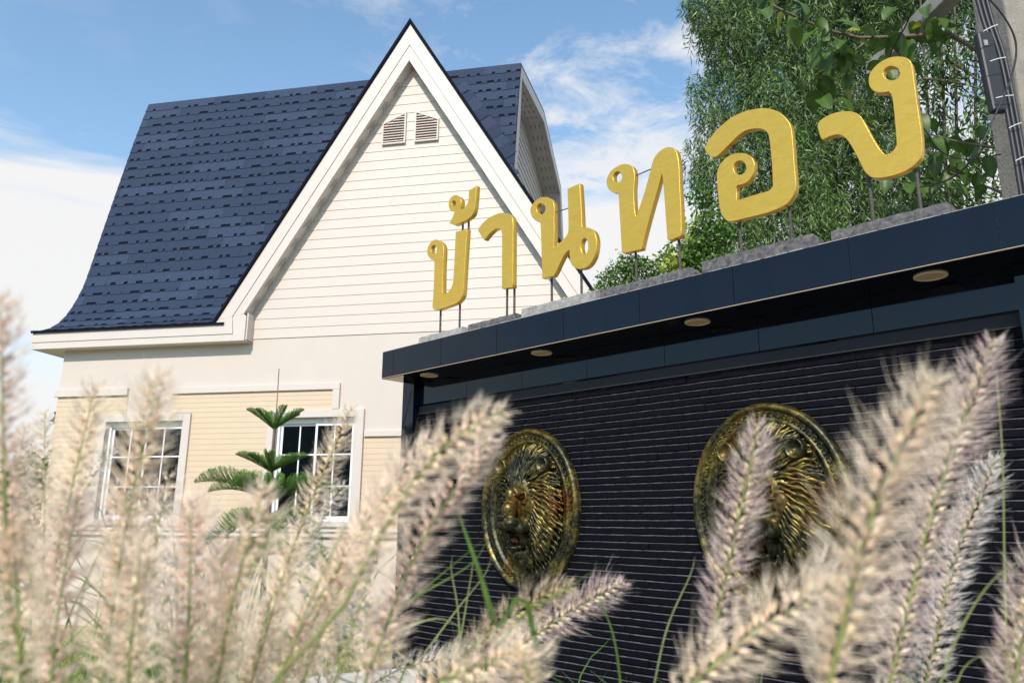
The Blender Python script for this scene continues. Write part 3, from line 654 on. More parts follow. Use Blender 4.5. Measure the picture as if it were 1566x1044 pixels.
# ---------------------------------------------------------------- gold letters
LET = {
'bo': {"o":[[-6.148,4.6579,0],[-6.2246,4.6481,0],[-6.2742,4.6029,0],[-6.2843,4.5439,0],[-6.2611,4.4944,0],[-6.215,4.4483,0],[-6.1547,4.4164,1],[-6.1509,4.278,0],[-6.154,4.0745,0],[-6.1632,3.8943,1],[-6.1416,3.86,1],[-6.0613,3.8446,0],[-5.8081,3.8545,0],[-5.7381,3.8698,0],[-5.6927,3.9043,0],[-5.6714,3.9646,0],[-5.6564,4.2305,0],[-5.6405,4.4746,0],[-5.6314,4.6393,1],[-5.8127,4.6582,1],[-5.8181,4.4698,0],[-5.8266,4.2371,0],[-5.8405,4.0909,0],[-5.879,4.0297,0],[-5.9455,4.0006,0],[-5.9994,4.0052,1],[-6.0027,4.1431,0],[-6.0048,4.3123,0],[-5.9994,4.4814,0],[-6.0149,4.5574,0],[-6.0702,4.6201,0]],"h":[[[-6.1169,4.5333],[-6.125,4.5622],[-6.1447,4.587],[-6.1709,4.601],[-6.1965,4.6003],[-6.2146,4.5851],[-6.2203,4.5594],[-6.212,4.5303],[-6.192,4.5055],[-6.1658,4.4918],[-6.1404,4.4927],[-6.1225,4.5079]]]} ,
'maitho': {"o":[[-5.8401,5.0875,0],[-5.9135,5.0732,0],[-5.9413,5.0202,0],[-5.929,4.9587,0],[-5.8904,4.9177,0],[-5.8405,4.8945,1],[-5.8726,4.8345,0],[-5.9224,4.7846,1],[-5.8325,4.7372,1],[-5.7195,4.7398,0],[-5.6252,4.7471,0],[-5.5559,4.7728,0],[-5.5229,4.8355,0],[-5.5075,4.9575,0],[-5.4992,5.0875,1],[-5.6156,5.0678,1],[-5.62,4.9749,0],[-5.6421,4.9218,0],[-5.6815,4.8942,0],[-5.7532,4.8913,1],[-5.7356,4.9412,0],[-5.74,5.0029,0],[-5.7779,5.0526,0]],"h":[[[-5.8217,4.9843],[-5.8266,5.0023],[-5.8388,5.018],[-5.8551,5.0274],[-5.8711,5.0278],[-5.8825,5.0191],[-5.8862,5.0036],[-5.8812,4.9856],[-5.869,4.9698],[-5.8527,4.9605],[-5.8368,4.9602],[-5.8255,4.9689]]]} ,
'aa': {"o":[[-5.4662,4.5859,1],[-5.3928,4.6399,0],[-5.2822,4.6743,0],[-5.1514,4.6773,0],[-5.0442,4.6463,0],[-4.9808,4.6008,0],[-4.9552,4.5333,0],[-4.9539,4.3756,0],[-4.9538,4.127,0],[-4.9535,3.8548,1],[-5.1041,3.8747,1],[-5.1071,4.1014,0],[-5.1088,4.385,0],[-5.1163,4.4665,0],[-5.149,4.5106,0],[-5.2095,4.5207,0],[-5.2898,4.494,0],[-5.3663,4.4461,1],[-5.4076,4.4961,0]],"h":[]} ,
'no': {"o":[[-4.5355,4.6646,0],[-4.609,4.6738,0],[-4.6837,4.6459,0],[-4.7223,4.5984,0],[-4.7115,4.5279,0],[-4.6624,4.4637,0],[-4.5929,4.4193,1],[-4.5849,4.2939,0],[-4.5773,4.0807,0],[-4.5699,3.8596,1],[-4.4326,3.851,1],[-4.3984,3.8871,0],[-4.3483,3.9616,0],[-4.2887,4.0333,0],[-4.2341,4.0557,1],[-4.2367,4.0049,0],[-4.2261,3.9402,0],[-4.1944,3.8894,0],[-4.1382,3.8532,0],[-4.0638,3.842,0],[-3.9988,3.866,0],[-3.9463,3.9333,0],[-3.9241,4.026,0],[-3.9295,4.1034,0],[-3.9555,4.1639,0],[-4.0098,4.208,0],[-4.0842,4.2331,1],[-4.0877,4.3484,0],[-4.0942,4.5084,0],[-4.1047,4.6652,1],[-4.2511,4.6568,1],[-4.2462,4.442,0],[-4.2466,4.2667,0],[-4.263,4.211,0],[-4.3164,4.1713,0],[-4.3961,4.1395,0],[-4.4264,4.1201,1],[-4.4172,4.249,0],[-4.4179,4.4109,0],[-4.4129,4.5154,0],[-4.4327,4.5869,0],[-4.4837,4.6388,0]],"h":[[[-4.5277,4.541],[-4.5351,4.5714],[-4.5556,4.5982],[-4.5839,4.6142],[-4.6123,4.6152],[-4.6333,4.6006],[-4.641,4.5744],[-4.6334,4.5438],[-4.6126,4.517],[-4.5842,4.5012],[-4.556,4.5006],[-4.5354,4.5152]],[[-4.0191,4.0351],[-4.0237,4.0746],[-4.038,4.1065],[-4.0582,4.1221],[-4.0789,4.1172],[-4.0945,4.093],[-4.1007,4.056],[-4.0959,4.0162],[-4.0814,3.9845],[-4.0612,3.9692],[-4.0407,3.9744],[-4.0253,3.9985]]]} ,
'tho': {"o":[[-3.6099,4.6883,0],[-3.6801,4.6891,0],[-3.752,4.6667,0],[-3.7969,4.6067,0],[-3.7917,4.532,0],[-3.7488,4.4721,0],[-3.6742,4.4305,1],[-3.6708,4.3188,0],[-3.6638,4.1069,0],[-3.6568,3.8985,1],[-3.6371,3.876,1],[-3.4543,3.8649,1],[-3.4171,3.9816,0],[-3.3441,4.1779,0],[-3.2718,4.3594,0],[-3.2298,4.4773,1],[-3.2187,4.3716,0],[-3.2106,4.1388,0],[-3.2023,3.8849,1],[-3.1845,3.8691,1],[-3.0698,3.8819,1],[-3.0633,4.0956,0],[-3.0631,4.3075,0],[-3.062,4.4791,0],[-3.0722,4.584,0],[-3.0999,4.6523,0],[-3.1612,4.6861,0],[-3.2252,4.6824,0],[-3.2832,4.6508,0],[-3.3182,4.5959,0],[-3.3461,4.516,0],[-3.4014,4.3709,0],[-3.4556,4.2546,0],[-3.5007,4.1619,1],[-3.5122,4.2567,0],[-3.5135,4.406,0],[-3.5007,4.5222,0],[-3.5063,4.5997,0],[-3.5419,4.6544,0]],"h":[[[-3.6329,4.5731],[-3.6383,4.601],[-3.6548,4.6256],[-3.6781,4.6404],[-3.702,4.6413],[-3.7199,4.628],[-3.7271,4.604],[-3.7215,4.5759],[-3.7047,4.5513],[-3.6814,4.5368],[-3.6577,4.5361],[-3.64,4.5494]]]} ,
'o': {"o":[[-2.8226,4.5482,0],[-2.7931,4.5955,0],[-2.735,4.6532,0],[-2.6552,4.6988,0],[-2.5624,4.7306,0],[-2.4586,4.7343,0],[-2.3588,4.7164,0],[-2.2765,4.6833,0],[-2.1981,4.6228,0],[-2.1433,4.544,0],[-2.1159,4.4696,0],[-2.1112,4.3627,0],[-2.1132,4.2246,0],[-2.1139,4.0876,0],[-2.1166,4.0068,0],[-2.1385,3.946,0],[-2.1815,3.8983,0],[-2.2428,3.8758,0],[-2.3514,3.8666,0],[-2.49,3.8718,0],[-2.6332,3.88,0],[-2.6826,3.9125,0],[-2.7156,3.9795,0],[-2.7298,4.1144,0],[-2.7337,4.2478,0],[-2.7262,4.3194,0],[-2.6988,4.3695,0],[-2.6433,4.4096,0],[-2.5757,4.4184,0],[-2.4965,4.3962,0],[-2.442,4.3509,0],[-2.4175,4.2949,0],[-2.421,4.246,0],[-2.4468,4.1832,0],[-2.4991,4.1502,0],[-2.5713,4.1518,1],[-2.5793,4.0337,1],[-2.4502,4.0354,0],[-2.3185,4.0322,1],[-2.2879,4.0587,1],[-2.2826,4.1993,0],[-2.2832,4.3548,0],[-2.2901,4.4644,0],[-2.3103,4.5108,0],[-2.3568,4.5473,0],[-2.4409,4.572,0],[-2.5143,4.5628,0],[-2.5911,4.5216,0],[-2.6694,4.4753,0],[-2.7244,4.4484,0],[-2.7772,4.4684,0]],"h":[[[-2.4849,4.2719],[-2.4897,4.3024],[-2.5069,4.3295],[-2.532,4.346],[-2.5583,4.3472],[-2.5786,4.3328],[-2.5875,4.3066],[-2.5824,4.2757],[-2.5649,4.2486],[-2.5397,4.2325],[-2.5136,4.2316],[-2.4936,4.246]]]} ,
'ngo': {"o":[[-1.9243,4.3894,0],[-1.9171,4.4279,0],[-1.8723,4.4515,0],[-1.7976,4.4561,0],[-1.726,4.441,0],[-1.6693,4.4089,0],[-1.6273,4.3551,0],[-1.5912,4.2492,0],[-1.5516,4.1309,0],[-1.5146,4.0512,0],[-1.4889,4.0319,0],[-1.4548,4.0425,0],[-1.4273,4.0755,1],[-1.4225,4.1851,0],[-1.4194,4.3118,0],[-1.4207,4.4287,0],[-1.4355,4.4688,1],[-1.4773,4.4786,0],[-1.5149,4.4998,0],[-1.5454,4.5405,0],[-1.5552,4.5942,0],[-1.5431,4.6466,0],[-1.5081,4.6847,0],[-1.46,4.7071,0],[-1.3974,4.7104,0],[-1.3333,4.6848,0],[-1.2935,4.6468,0],[-1.2775,4.5939,0],[-1.2763,4.4836,0],[-1.2757,4.3302,0],[-1.2723,4.1654,0],[-1.2764,4.0306,0],[-1.2904,3.9496,0],[-1.318,3.9163,0],[-1.3631,3.8887,0],[-1.4287,3.8737,0],[-1.5158,3.8751,0],[-1.5917,3.8962,0],[-1.6327,3.9415,0],[-1.6557,4.0004,0],[-1.6778,4.0726,0],[-1.7097,4.1688,0],[-1.7423,4.2401,0],[-1.7794,4.2805,0],[-1.8368,4.2939,0],[-1.8993,4.2873,1],[-1.912,4.3138,0]],"h":[[[-1.3561,4.5717],[-1.3602,4.5997],[-1.3765,4.6263],[-1.4008,4.6443],[-1.4267,4.6489],[-1.4472,4.6387],[-1.4566,4.6163],[-1.4523,4.5879],[-1.4356,4.5612],[-1.4111,4.5435],[-1.3854,4.5393],[-1.3654,4.5497]]]} ,
}
mGold = bpy.data.materials.new('gold_paint'); mGold.use_nodes = True; t = mGold.node_tree; b_ = t.nodes['Principled BSDF']
co = t.nodes.new('ShaderNodeTexCoord'); mp_ = t.nodes.new('ShaderNodeMapping'); mp_.inputs['Scale'].default_value = (3, 3, 9); mp_.inputs['Rotation'].default_value = (0, .5, 0); t.links.new(co.outputs['Object'], mp_.inputs[0])
n_ = t.nodes.new('ShaderNodeTexNoise'); n_.inputs['Scale'].default_value = 3; n_.inputs['Detail'].default_value = 6; n_.inputs['Distortion'].default_value = 1.2; t.links.new(mp_.outputs[0], n_.inputs[0])
mi = t.nodes.new('ShaderNodeMix'); mi.data_type = 'RGBA'; mi.inputs[6].default_value = (.60, .355, .045, 1); mi.inputs[7].default_value = (.80, .51, .085, 1); t.links.new(n_.outputs[0], mi.inputs[0]); t.links.new(mi.outputs[2], b_.inputs[0])
b_.inputs['Roughness'].default_value = .32; b_.inputs['Metallic'].default_value = .55
n2 = t.nodes.new('ShaderNodeTexNoise'); n2.inputs['Scale'].default_value = 9; n2.inputs['Detail'].default_value = 7; n2.inputs['Distortion'].default_value = 2.0; t.links.new(mp_.outputs[0], n2.inputs[0])
bp = t.nodes.new('ShaderNodeBump'); bp.inputs['Strength'].default_value = .4; bp.inputs['Distance'].default_value = .004; t.links.new(n2.outputs[0], bp.inputs['Height']); t.links.new(bp.outputs[0], b_.inputs['Normal'])
mRod = mat('rusty_rebar', (.10, .085, .08), .75, metal=.3, noise_s=60, noise_amt=.5, bump=.8, bump_s=200)
def smooth_loop(pts, sub=6):
    n = len(pts); out_ = []
    for i in range(n):
        p0, p1, p2, p3 = (Vector((*pts[(i + k) % n][:2], 0)) for k in (-1, 0, 1, 2)); c1, c2 = pts[i][2], pts[(i + 1) % n][2]
        if c1: p0 = p1 - (p2 - p1)
        if c2: p3 = p2 + (p2 - p1)
        for k in range(sub):
            t = k / sub; out_.append(.5 * ((2 * p1) + (p2 - p0) * t + (2 * p0 - 5 * p1 + 4 * p2 - p3) * t * t + (3 * p1 - p0 - 3 * p2 + p3) * t ** 3))
            if (c1 and c2): break
    return out_
YL = (.024, .080)
def letter_mesh(key):
    d = LET[key]; cu = bpy.data.curves.new('c', 'CURVE'); cu.dimensions = '2D'; cu.fill_mode = 'BOTH'; cu.extrude = (YL[1] - YL[0]) / 2 - .003; cu.bevel_depth = .003; cu.bevel_resolution = 1; cu.offset = -.003
    for L_ in [d['o']] + [[p + [0] for p in h] for h in d['h']]:
        P_ = smooth_loop([(p[0], p[1], p[2] if len(p) > 2 else 0) for p in L_]); sp = cu.splines.new('POLY'); sp.points.add(len(P_) - 1)
        for q, p in zip(sp.points, P_): q.co = (p.x, p.y, 0, 1)
        sp.use_cyclic_u = True
    ob = bpy.data.objects.new('c', cu); COL.objects.link(ob); dg = bpy.context.evaluated_depsgraph_get(); me = bpy.data.meshes.new_from_object(ob.evaluated_get(dg))
    bpy.data.objects.remove(ob); me.transform(Matrix(((1, 0, 0, 0), (0, 0, -1, (YL[0] + YL[1]) / 2), (0, 1, 0, 0), (0, 0, 0, 1)))); me.materials.clear(); me.materials.append(mGold); me.name = 'letter'
    return me
LI = [('bo', 'first gold letter on the wall, a U shape with a small loop', [(-6.10, 3.59, 3.93), (-5.79, 3.59, 3.90)]),
      ('maitho', 'small gold tone mark with a curl, raised above the first letter', [(-5.774, 4.60, 4.86), (-5.68, 4.62, 4.87)]),
      ('aa', 'gold hook-shaped letter without a loop, second on the wall', [(-5.095, 3.59, 3.92), (-4.995, 3.59, 3.92)]),
      ('no', 'gold letter with two loops, one at upper left and one at lower right', [(-4.51, 3.60, 3.93), (-4.155, 3.60, 3.90)]),
      ('tho', 'gold N-like letter with rounded top and a loop at its upper left', [(-3.56, 3.60, 3.93), (-3.135, 3.60, 3.93)]),
      ('o', 'large gold rounded letter that curls inward to a small loop', [(-2.60, 3.61, 4.60), (-2.205, 3.61, 3.94)]),
      ('ngo', 'rightmost gold letter, its tail on the left and a loop at the top', [(-1.642, 3.59, 4.05), (-1.348, 3.59, 3.97)])]
for key, lab, rods in LI:
    r = tag(empty('sign_letter', tuple(SM4 @ Vector((rods[0][0], .06, rods[0][1]))), SA), lab, 'letter', 'gold letters on the sign wall')
    inv = Matrix.Translation(Vector((-rods[0][0], -.06, -rods[0][1])))
    me = letter_mesh(key); me.transform(inv); link('letter_body', me, r)
    for x, z0, z1 in rods:
        m = MB(); k = int((z1 - z0) / .012); m.tube([(x - rods[0][0], .030, z0 - rods[0][1] + (z1 - z0) * i / k) for i in range(k + 1)], [.0105 + .0016 * (i % 2) for i in range(k + 1)], 8); m.build('steel_rod', mRod, r)
    wz = {'no': ((-4.418, 4.49), (-4.266, 4.477)), 'tho': ((-3.514, 4.553), (-3.359, 4.565))}.get(key)
    if wz:
        MB().tube([(wz[0][0] - .03 - rods[0][0], -.005, wz[0][1] - rods[0][1]), (wz[1][0] + .03 - rods[0][0], -.005, wz[1][1] - rods[0][1])], .005, 6).build('brace', mRod, r)
# ---------------------------------------------------------------- lion plaques
def bronze(name, s=1):
    m = bpy.data.materials.new(name); m.use_nodes = True; t = m.node_tree; b = t.nodes['Principled BSDF']
    co = t.nodes.new('ShaderNodeTexCoord'); a = t.nodes.new('ShaderNodeTexNoise'); a.inputs['Scale'].default_value = 3.2 * s; a.inputs['Detail'].default_value = 7; t.links.new(co.outputs['Object'], a.inputs[0])
    c = t.nodes.new('ShaderNodeTexNoise'); c.inputs['Scale'].default_value = 26 * s; c.inputs['Detail'].default_value = 6; t.links.new(co.outputs['Object'], c.inputs[0])
    r1 = t.nodes.new('ShaderNodeValToRGB'); e = r1.color_ramp.elements; e[0].position = .28; e[0].color = (.022, .027, .024, 1); e[1].position = .70; e[1].color = (.20, .085, .018, 1)
    for p, cc in ((.45, (.085, .082, .042, 1)), (.55, (.24, .185, .05, 1)), (.62, (.16, .10, .025, 1))):
        q = e.new(p); q.color = cc
    t.links.new(a.outputs[0], r1.inputs[0])
    r2 = t.nodes.new('ShaderNodeMapRange'); r2.inputs[1].default_value = .42; r2.inputs[2].default_value = .62; r2.inputs[3].default_value = .35; r2.inputs[4].default_value = 1.1; t.links.new(c.outputs[0], r2.inputs[0])
    v = t.nodes.new('ShaderNodeVectorMath'); v.operation = 'SCALE'; t.links.new(r1.outputs[0], v.inputs[0]); t.links.new(r2.outputs[0], v.inputs['Scale']); t.links.new(v.outputs[0], b.inputs[0])
    b.inputs['Metallic'].default_value = .7; b.inputs['Roughness'].default_value = .43
    bp = t.nodes.new('ShaderNodeBump'); bp.inputs['Strength'].default_value = .4; bp.inputs['Distance'].default_value = .004; t.links.new(c.outputs[0], bp.inputs['Height']); t.links.new(bp.outputs[0], b.inputs['Normal'])
    return m
mBr = bronze('antique_bronze')
RXE, RZE = .625, .755
def ell_ring(prof, n=96):   # prof: list of (scale, out) ; ellipse ring surface
    m = MB(); k = len(prof)
    for i in range(n):
        t = 2 * pi * i / n
        for s_, o_ in prof: m.v.append(((RXE - s_) * cos(t), -o_, (RZE - s_) * sin(t)))
    for i in range(n):
        for a in range(k - 1):
            m.f.append((i * k + a, i * k + a + 1, ((i + 1) % n) * k + a + 1, ((i + 1) % n) * k + a)); m.m.append(0)
    return m
def ellipsoids_remesh(parts, vox=.010):
    m = MB()
    for (c, r, rot) in parts:
        R_ = Matrix.Rotation(rot[2], 3, 'Z') @ Matrix.Rotation(rot[1], 3, 'Y') @ Matrix.Rotation(rot[0], 3, 'X'); nu, nv = 20, 12; vs = []
        for j in range(nv + 1):
            ph = pi * j / nv
            for i in range(nu):
                t = 2 * pi * i / nu; p = R_ @ Vector((r[0] * sin(ph) * cos(t), r[1] * sin(ph) * sin(t), r[2] * cos(ph))) + Vector(c); vs.append(tuple(p))
        m.add(vs, [(j * nu + i, (j + 1) * nu + i, (j + 1) * nu + (i + 1) % nu, j * nu + (i + 1) % nu) for j in range(nv) for i in range(nu)])
    ob = m.build('tmp', mBr); rm = ob.modifiers.new('r', 'REMESH'); rm.mode = 'VOXEL'; rm.voxel_size = vox; rm.use_smooth_shade = True
    sm = ob.modifiers.new('s', 'SMOOTH'); sm.iterations = 3; sm.factor = .5
    dg = bpy.context.evaluated_depsgraph_get(); me = bpy.data.meshes.new_from_object(ob.evaluated_get(dg)); bpy.data.objects.remove(ob); me.name = 'lion_face'; return me
# out = -y.  head centre slightly above plaque centre
E_ = []
def ep(x, o, z, rx, ry, rz, rot=(0, 0, 0), both=False):
    E_.append(((x, -o, z), (rx, ry, rz), rot))
    if both: E_.append(((-x, -o, z), (rx, ry, rz), (rot[0], -rot[1], -rot[2])))
ep(0, .015, .02, .37, .085, .50)                      # hair volume
ep(0, .04, .05, .24, .12, .30)                       # skull
ep(0, .095, .17, .145, .085, .14, (.25, 0, 0))          # forehead
ep(.050, .140, .20, .045, .035, .10, (.2, .12, 0), True)
ep(.098, .178, .118, .060, .030, .022, (0, -.28, 0), True)   # brow ridge, rising outward
ep(.148, .100, .015, .070, .050, .085, (0, .3, 0), True)       # cheek bone
ep(0, .165, .06, .060, .070, .13, (.42, 0, 0))          # broad nose bridge
ep(0, .215, -.02, .070, .070, .080, (.5, 0, 0))
ep(0, .300, -.078, .066, .030, .026)                  # nose pad
ep(.030, .292, -.092, .028, .026, .022, (0, 0, 0), True)
ep(0, .285, -.125, .010, .03, .03)
ep(.062, .225, -.140, .074, .090, .060, (0, -.15, 0), True)  # whisker pads
ep(.105, .160, -.165, .050, .080, .065, (0, -.35, 0), True)
ep(.108, .140, .066, .020, .014, .012, (0, -.1, 0), True)    # eye
ep(.110, .150, .044, .036, .014, .008, (0, .1, 0), True)    # lower lid
ep(.106, .163, .089, .040, .018, .009, (0, -.3, 0), True)    # upper lid
ep(0, .155, -.345, .072, .085, .030)                  # lower lip
ep(.085, .115, -.270, .020, .055, .085, (0, .15, 0), True)   # jaw sides
ep(0, .11, -.395, .065, .07, .06)                       # chin
face = ellipsoids_remesh(E_, .0075)
mMouth = mat('dark_rust_bronze', (.12, .045, .015), .55, metal=.5, noise_s=30, noise_amt=.5)
mDarkBr = mat('dark_bronze', (.03, .03, .027), .5, metal=.6)
def lock(m, base, ang, ln, w_, out0, out1, wave, r, curl=0, ph=None):
    """a tapering strand that leaves 'base' (x,z) at angle ang in the plane of the plaque and hugs it"""
    n = 9; pts = []; rad = []; x, z = base; a = ang; L_ = ln / n; ph = (r.uniform(0, 6) if ph is None else ph + r.uniform(-.5, .5))
    for i in range(n + 1):
        t = i / n; pts.append((x, -(out0 + (out1 - out0) * t + .018 * sin(pi * t)), z)); rad.append(w_ * (1 - t) ** .6 * (.65 + .9 * t * (1 - t) * 2) + .0015)
        a2 = a + wave * sin(ph + t * 5.5) + curl * t; x += cos(a2) * L_; z += sin(a2) * L_
    m.tube(pts, rad, 5)
def dome(x, z):
    q = 1 - (x / .43) ** 2 - ((z - .02) / .58) ** 2
    return .026 + .105 * sqrt(max(0, q))
def strand(m, x, z, ln, w_, lift, ph, amp, sg, r):
    """a blunt wavy strand that flows away from the face and then down, hugging the dome of the mane"""
    n = 12; st_ = ln / n; pts = []; rad = []
    for i in range(n + 1):
        t = i / n; R_ = sqrt(x * x + (z - .05) ** 2) + 1e-6; ux, uz = x / R_, (z - .05) / R_
        down = .25 + .95 * t if uz < .75 else .05 + .5 * t
        side = (.75 * sg if uz > .5 else 0); dx = ux + side * t; dz = uz - down; l_ = sqrt(dx * dx + dz * dz) + 1e-6; dx /= l_; dz /= l_
        wv = amp * sin(ph + t * 7.5); pts.append((x - dz * wv, -(dome(x, z) + lift * (1 - .5 * t)), z + dx * wv)); rad.append(w_ * (.55 + .6 * sin(pi * min(1, t * 1.15 + .12))) * (1 if t < .8 else (1.02 - t) / .22 * .8 + .2))
        x += dx * st_; z += dz * st_
        if (x / .47) ** 2 + ((z - .0) / .63) ** 2 > 1: break
    if len(pts) > 3: m.tube(pts, rad, 6)
def mane():
    r = random.Random(11); m = MB()
    for (rx, rz, lift, ln, w0, cnt, ri) in ((.36, .46, .000, .20, .0135, 58, 0), (.29, .39, .010, .25, .0140, 54, 1), (.225, .32, .022, .27, .0140, 50, 2), (.175, .25, .034, .24, .0130, 44, 3)):
        for i in range(cnt):
            t = 2 * pi * (i + r.uniform(-.2, .2)) / cnt; sg = 1 if cos(t) > 0 else -1
            bx, bz = rx * cos(t), .03 + rz * sin(t)
            if abs(bx) < .125 and bz < -.08 and bz > -.40: continue
            strand(m, bx, bz, ln * r.uniform(.85, 1.15), w0 * r.uniform(.8, 1.2), lift, ri * 1.9 + 2.2 * abs(cos(t)) + r.uniform(-.3, .3), .013, sg, r)
    for i in range(26):   # beard
        bx = r.uniform(-.11, .11); bz = -.38 - r.uniform(0, .05) + abs(bx) * .4
        strand(m, bx, bz, r.uniform(.14, .22), .012, .05, r.uniform(0, 6), .010, 1 if bx > 0 else -1, r)
    for i in range(20):   # forelock
        bx = r.uniform(-.08, .08); sg = 1 if bx > 0 else -1; P_ = [(bx + sg * .05 * k * k / 16 * (1 + abs(bx) * 6), -(dome(bx, .2 + .05 * k) + .06 - .008 * k), .21 + .060 * k * (1 - .05 * k)) for k in range(6)]
        m.tube(curve(P_, 9), [.012, .014, .014, .014, .013, .012, .010, .008, .004], 6)
    return m.mesh('mane', mBr, True)
mane_me = mane()
rim_me = ell_ring([(0, 0), (0, .035), (.012, .062), (.030, .070), (.048, .066), (.056, .050), (.064, .046), (.112, .046), (.118, .052), (.132, .054), (.140, .044), (.160, .030)]).mesh('rim', mBr, True)
pl = MB(); n = 96; vs = [(0, -.012, 0)]
for k, o_ in ((.5, .014), (1, .032)):
    for i in range(n): t = 2 * pi * i / n; vs.append(((RXE - .158) * k * cos(t), -o_, (RZE - .158) * k * sin(t)))
pl.add(vs, [(0, 1 + (i + 1) % n, 1 + i) for i in range(n)] + [(1 + i, 1 + (i + 1) % n, 1 + n + (i + 1) % n, 1 + n + i) for i in range(n)]); plate_me = pl.mesh('plate', mBr, True)
orn = MB(); cnt = 66
for i in range(cnt):
    t = 2 * pi * i / cnt; cx, cz = (RXE - .088) * cos(t), (RZE - .088) * sin(t); nx, nz = cos(t) / RXE, sin(t) / RZE; l_ = sqrt(nx * nx + nz * nz); nx /= l_; nz /= l_; tx, tz = -nz, nx
    P_ = []
    for q in range(9):
        u = -2.4 + 4.8 * q / 8; P_.append((cx + nx * .017 * cos(u) + tx * .020 * sin(u), -.050, cz + nz * .017 * cos(u) + tz * .020 * sin(u)))
    orn.tube(P_, .006, 5); orn.tube([(cx - nx * .018 + tx * .014, -.048, cz - nz * .018 + tz * .014), (cx - nx * .018 - tx * .014, -.048, cz - nz * .018 - tz * .014)], .004, 4)
orn_me = orn.mesh('ornament_band', mBr, True)
ear_ms = []
for s_ in (1, -1):
    ear = MB()
    n1, n2_ = 16, 6; cx, cz = s_ * .270, .395; vs = []
    for j in range(n2_ + 1):
        u = j / n2_
        for i in range(n1):
            t = 2 * pi * i / n1; rr_ = .074 * (1, 1.02, .92, .80, .66, .40, .05)[j]; oo = (.02, .075, .098, .098, .080, .066, .060)[j]
            vs.append((cx + rr_ * cos(t), -oo - .055, cz + rr_ * 1.05 * sin(t)))
    ear.add(vs, [(j * n1 + i, (j + 1) * n1 + i, (j + 1) * n1 + (i + 1) % n1, j * n1 + (i + 1) % n1) for j in range(n2_) for i in range(n1)]); ear_ms.append(ear.mesh('ear', mBr, True))
mo = MB(); mo.tube([(0, -.06, -.24), (0, -.13, -.24)], [.07, .068], 16); mo.tube([(0, -.12, -.30), (0, -.155, -.275), (0, -.19, -.285)], [.04, .036, .018], 10); mouth_me = mo.mesh('mouth', mMouth, True)
te = MB()
for s_ in (-1, 1):
    te.tube([(s_ * .052, -.215, -.165), (s_ * .050, -.212, -.215)], [.012, .003], 7); te.tube([(s_ * .045, -.195, -.315), (s_ * .046, -.20, -.272)], [.010, .003], 7)
for i in range(5): te.tube([(-.028 + i * .014, -.225, -.165), (-.028 + i * .014, -.225, -.185)], [.006, .004], 6)
teeth_me = te.mesh('teeth', mBr, True)
for x, lab in ((-5.09, 'left oval bronze lion head plaque on the black stone strips'), (-2.67, 'right oval bronze lion head plaque, larger in view and half hidden by grass plumes')):
    r = tag(empty('lion_plaque', tuple(SM4 @ Vector((x, .421, 1.783))), SA), lab, 'plaque', 'bronze lion plaques')
    for nm, me in (('rim', rim_me), ('plate', plate_me), ('ornament_band', orn_me), ('lion_face', face), ('mane', mane_me), ('ear', ear_ms[0]), ('ear', ear_ms[1]), ('mouth', mouth_me), ('teeth', teeth_me)):
        q_ = link(nm, me, r, loc=(0, 0, 0), rot=(0, 0, radians(-11) if nm in ('lion_face', 'mouth', 'teeth') else radians(-4) if nm == 'mane' else 0))
        if nm in ('teeth', 'ornament_band'): q_['kind'] = 'stuff'
        if nm in ('lion_face', 'mouth', 'teeth'): q_.scale = (1.1, 1.12, 1.04)

# ---------------------------------------------------------------- concrete pole, its arm, cables and box
mPole = mat('pole_concrete', (.28, .255, .22), .9, noise_s=5, noise_amt=.25, bump=.7, bump_s=45, bump_d=.01)
mArm = mat('arm_concrete', (.33, .30, .28), .9, noise_s=6, noise_amt=.25, bump=.5, bump_s=60)
mCab = mat('black_cable', (.018, .02, .026), .5); mTie = mat('white_tie', (.75, .75, .75), .5)
PL = tag(empty('utility_pole', (4.33, 5.80, 0)), 'square concrete utility pole behind the right end of the sign wall', 'pole')
MB().box(-.21, .21, -.2, .2, 0, 9.2).build('shaft', mPole, PL, bevel=.02)
a0 = at(1335, 112, 1) - CAM; a0 = CAM + a0 * (4.95 / a0.z); a1 = at(1440, 4, 1) - CAM; a1 = CAM + a1 * (4.95 / a1.z); ad = (a1 - a0).normalized()
am = MB(); ang = atan2(ad.y, ad.x); La = 2.0
am.box(0, La, -.085, .085, -.09, .09)
o = am.build('cross_arm', mArm, PL, bevel=.012, loc=tuple(a0 - Vector((4.33, 5.80, 0))), rot=(0, 0, ang))
for u in (.35, .75): MB().tube([(0, 0, -.09), (0, 0, -.15)], .012, 6).build('bolt', mRod, PL, loc=tuple(a0 + ad * u - Vector((4.33, 5.80, 0))))
CB = tag(empty('cable_bundle', tuple(at(1535, 120, 5.95))), 'black cables strapped up the left side of the concrete pole', 'cable')
cb0 = at(1535, 120, 5.95)
for i in range(3):
    P_ = [at(1484 + i * 7, -40, 6.3) - cb0, at(1503 + i * 7, 30, 6.15) - cb0, at(1524 + i * 7, 95, 6.0) - cb0, at(1545 + i * 7, 200, 5.8) - cb0, at(1562 + i * 7, 300, 5.62) - cb0, at(1590 + i * 7, 480, 5.35) - cb0]
    MB().tube(curve(P_, 30), .016, 8).build('cable', mCab, CB, smooth=True)
def band(parent, o, p, q, w=.006):
    MB().tube([p - o, (p + q) * .5 - o + Vector((0, -.006, .003)), q - o], w * .65, 6).build('cable_tie', mTie, parent)
for (x0, y0, x1, y1, d) in ((1543, 196, 1562, 188, 5.76), (1553, 246, 1572, 238, 5.66), (1523, 150, 1550, 146, 5.82)): band(CB, cb0, at(x0, y0, d), at(x1, y1, d))
bx0 = at(1514, 112, 5.98); bu = (at(1502, 52, 6.08) - at(1527, 172, 5.88)); bl_ = bu.length
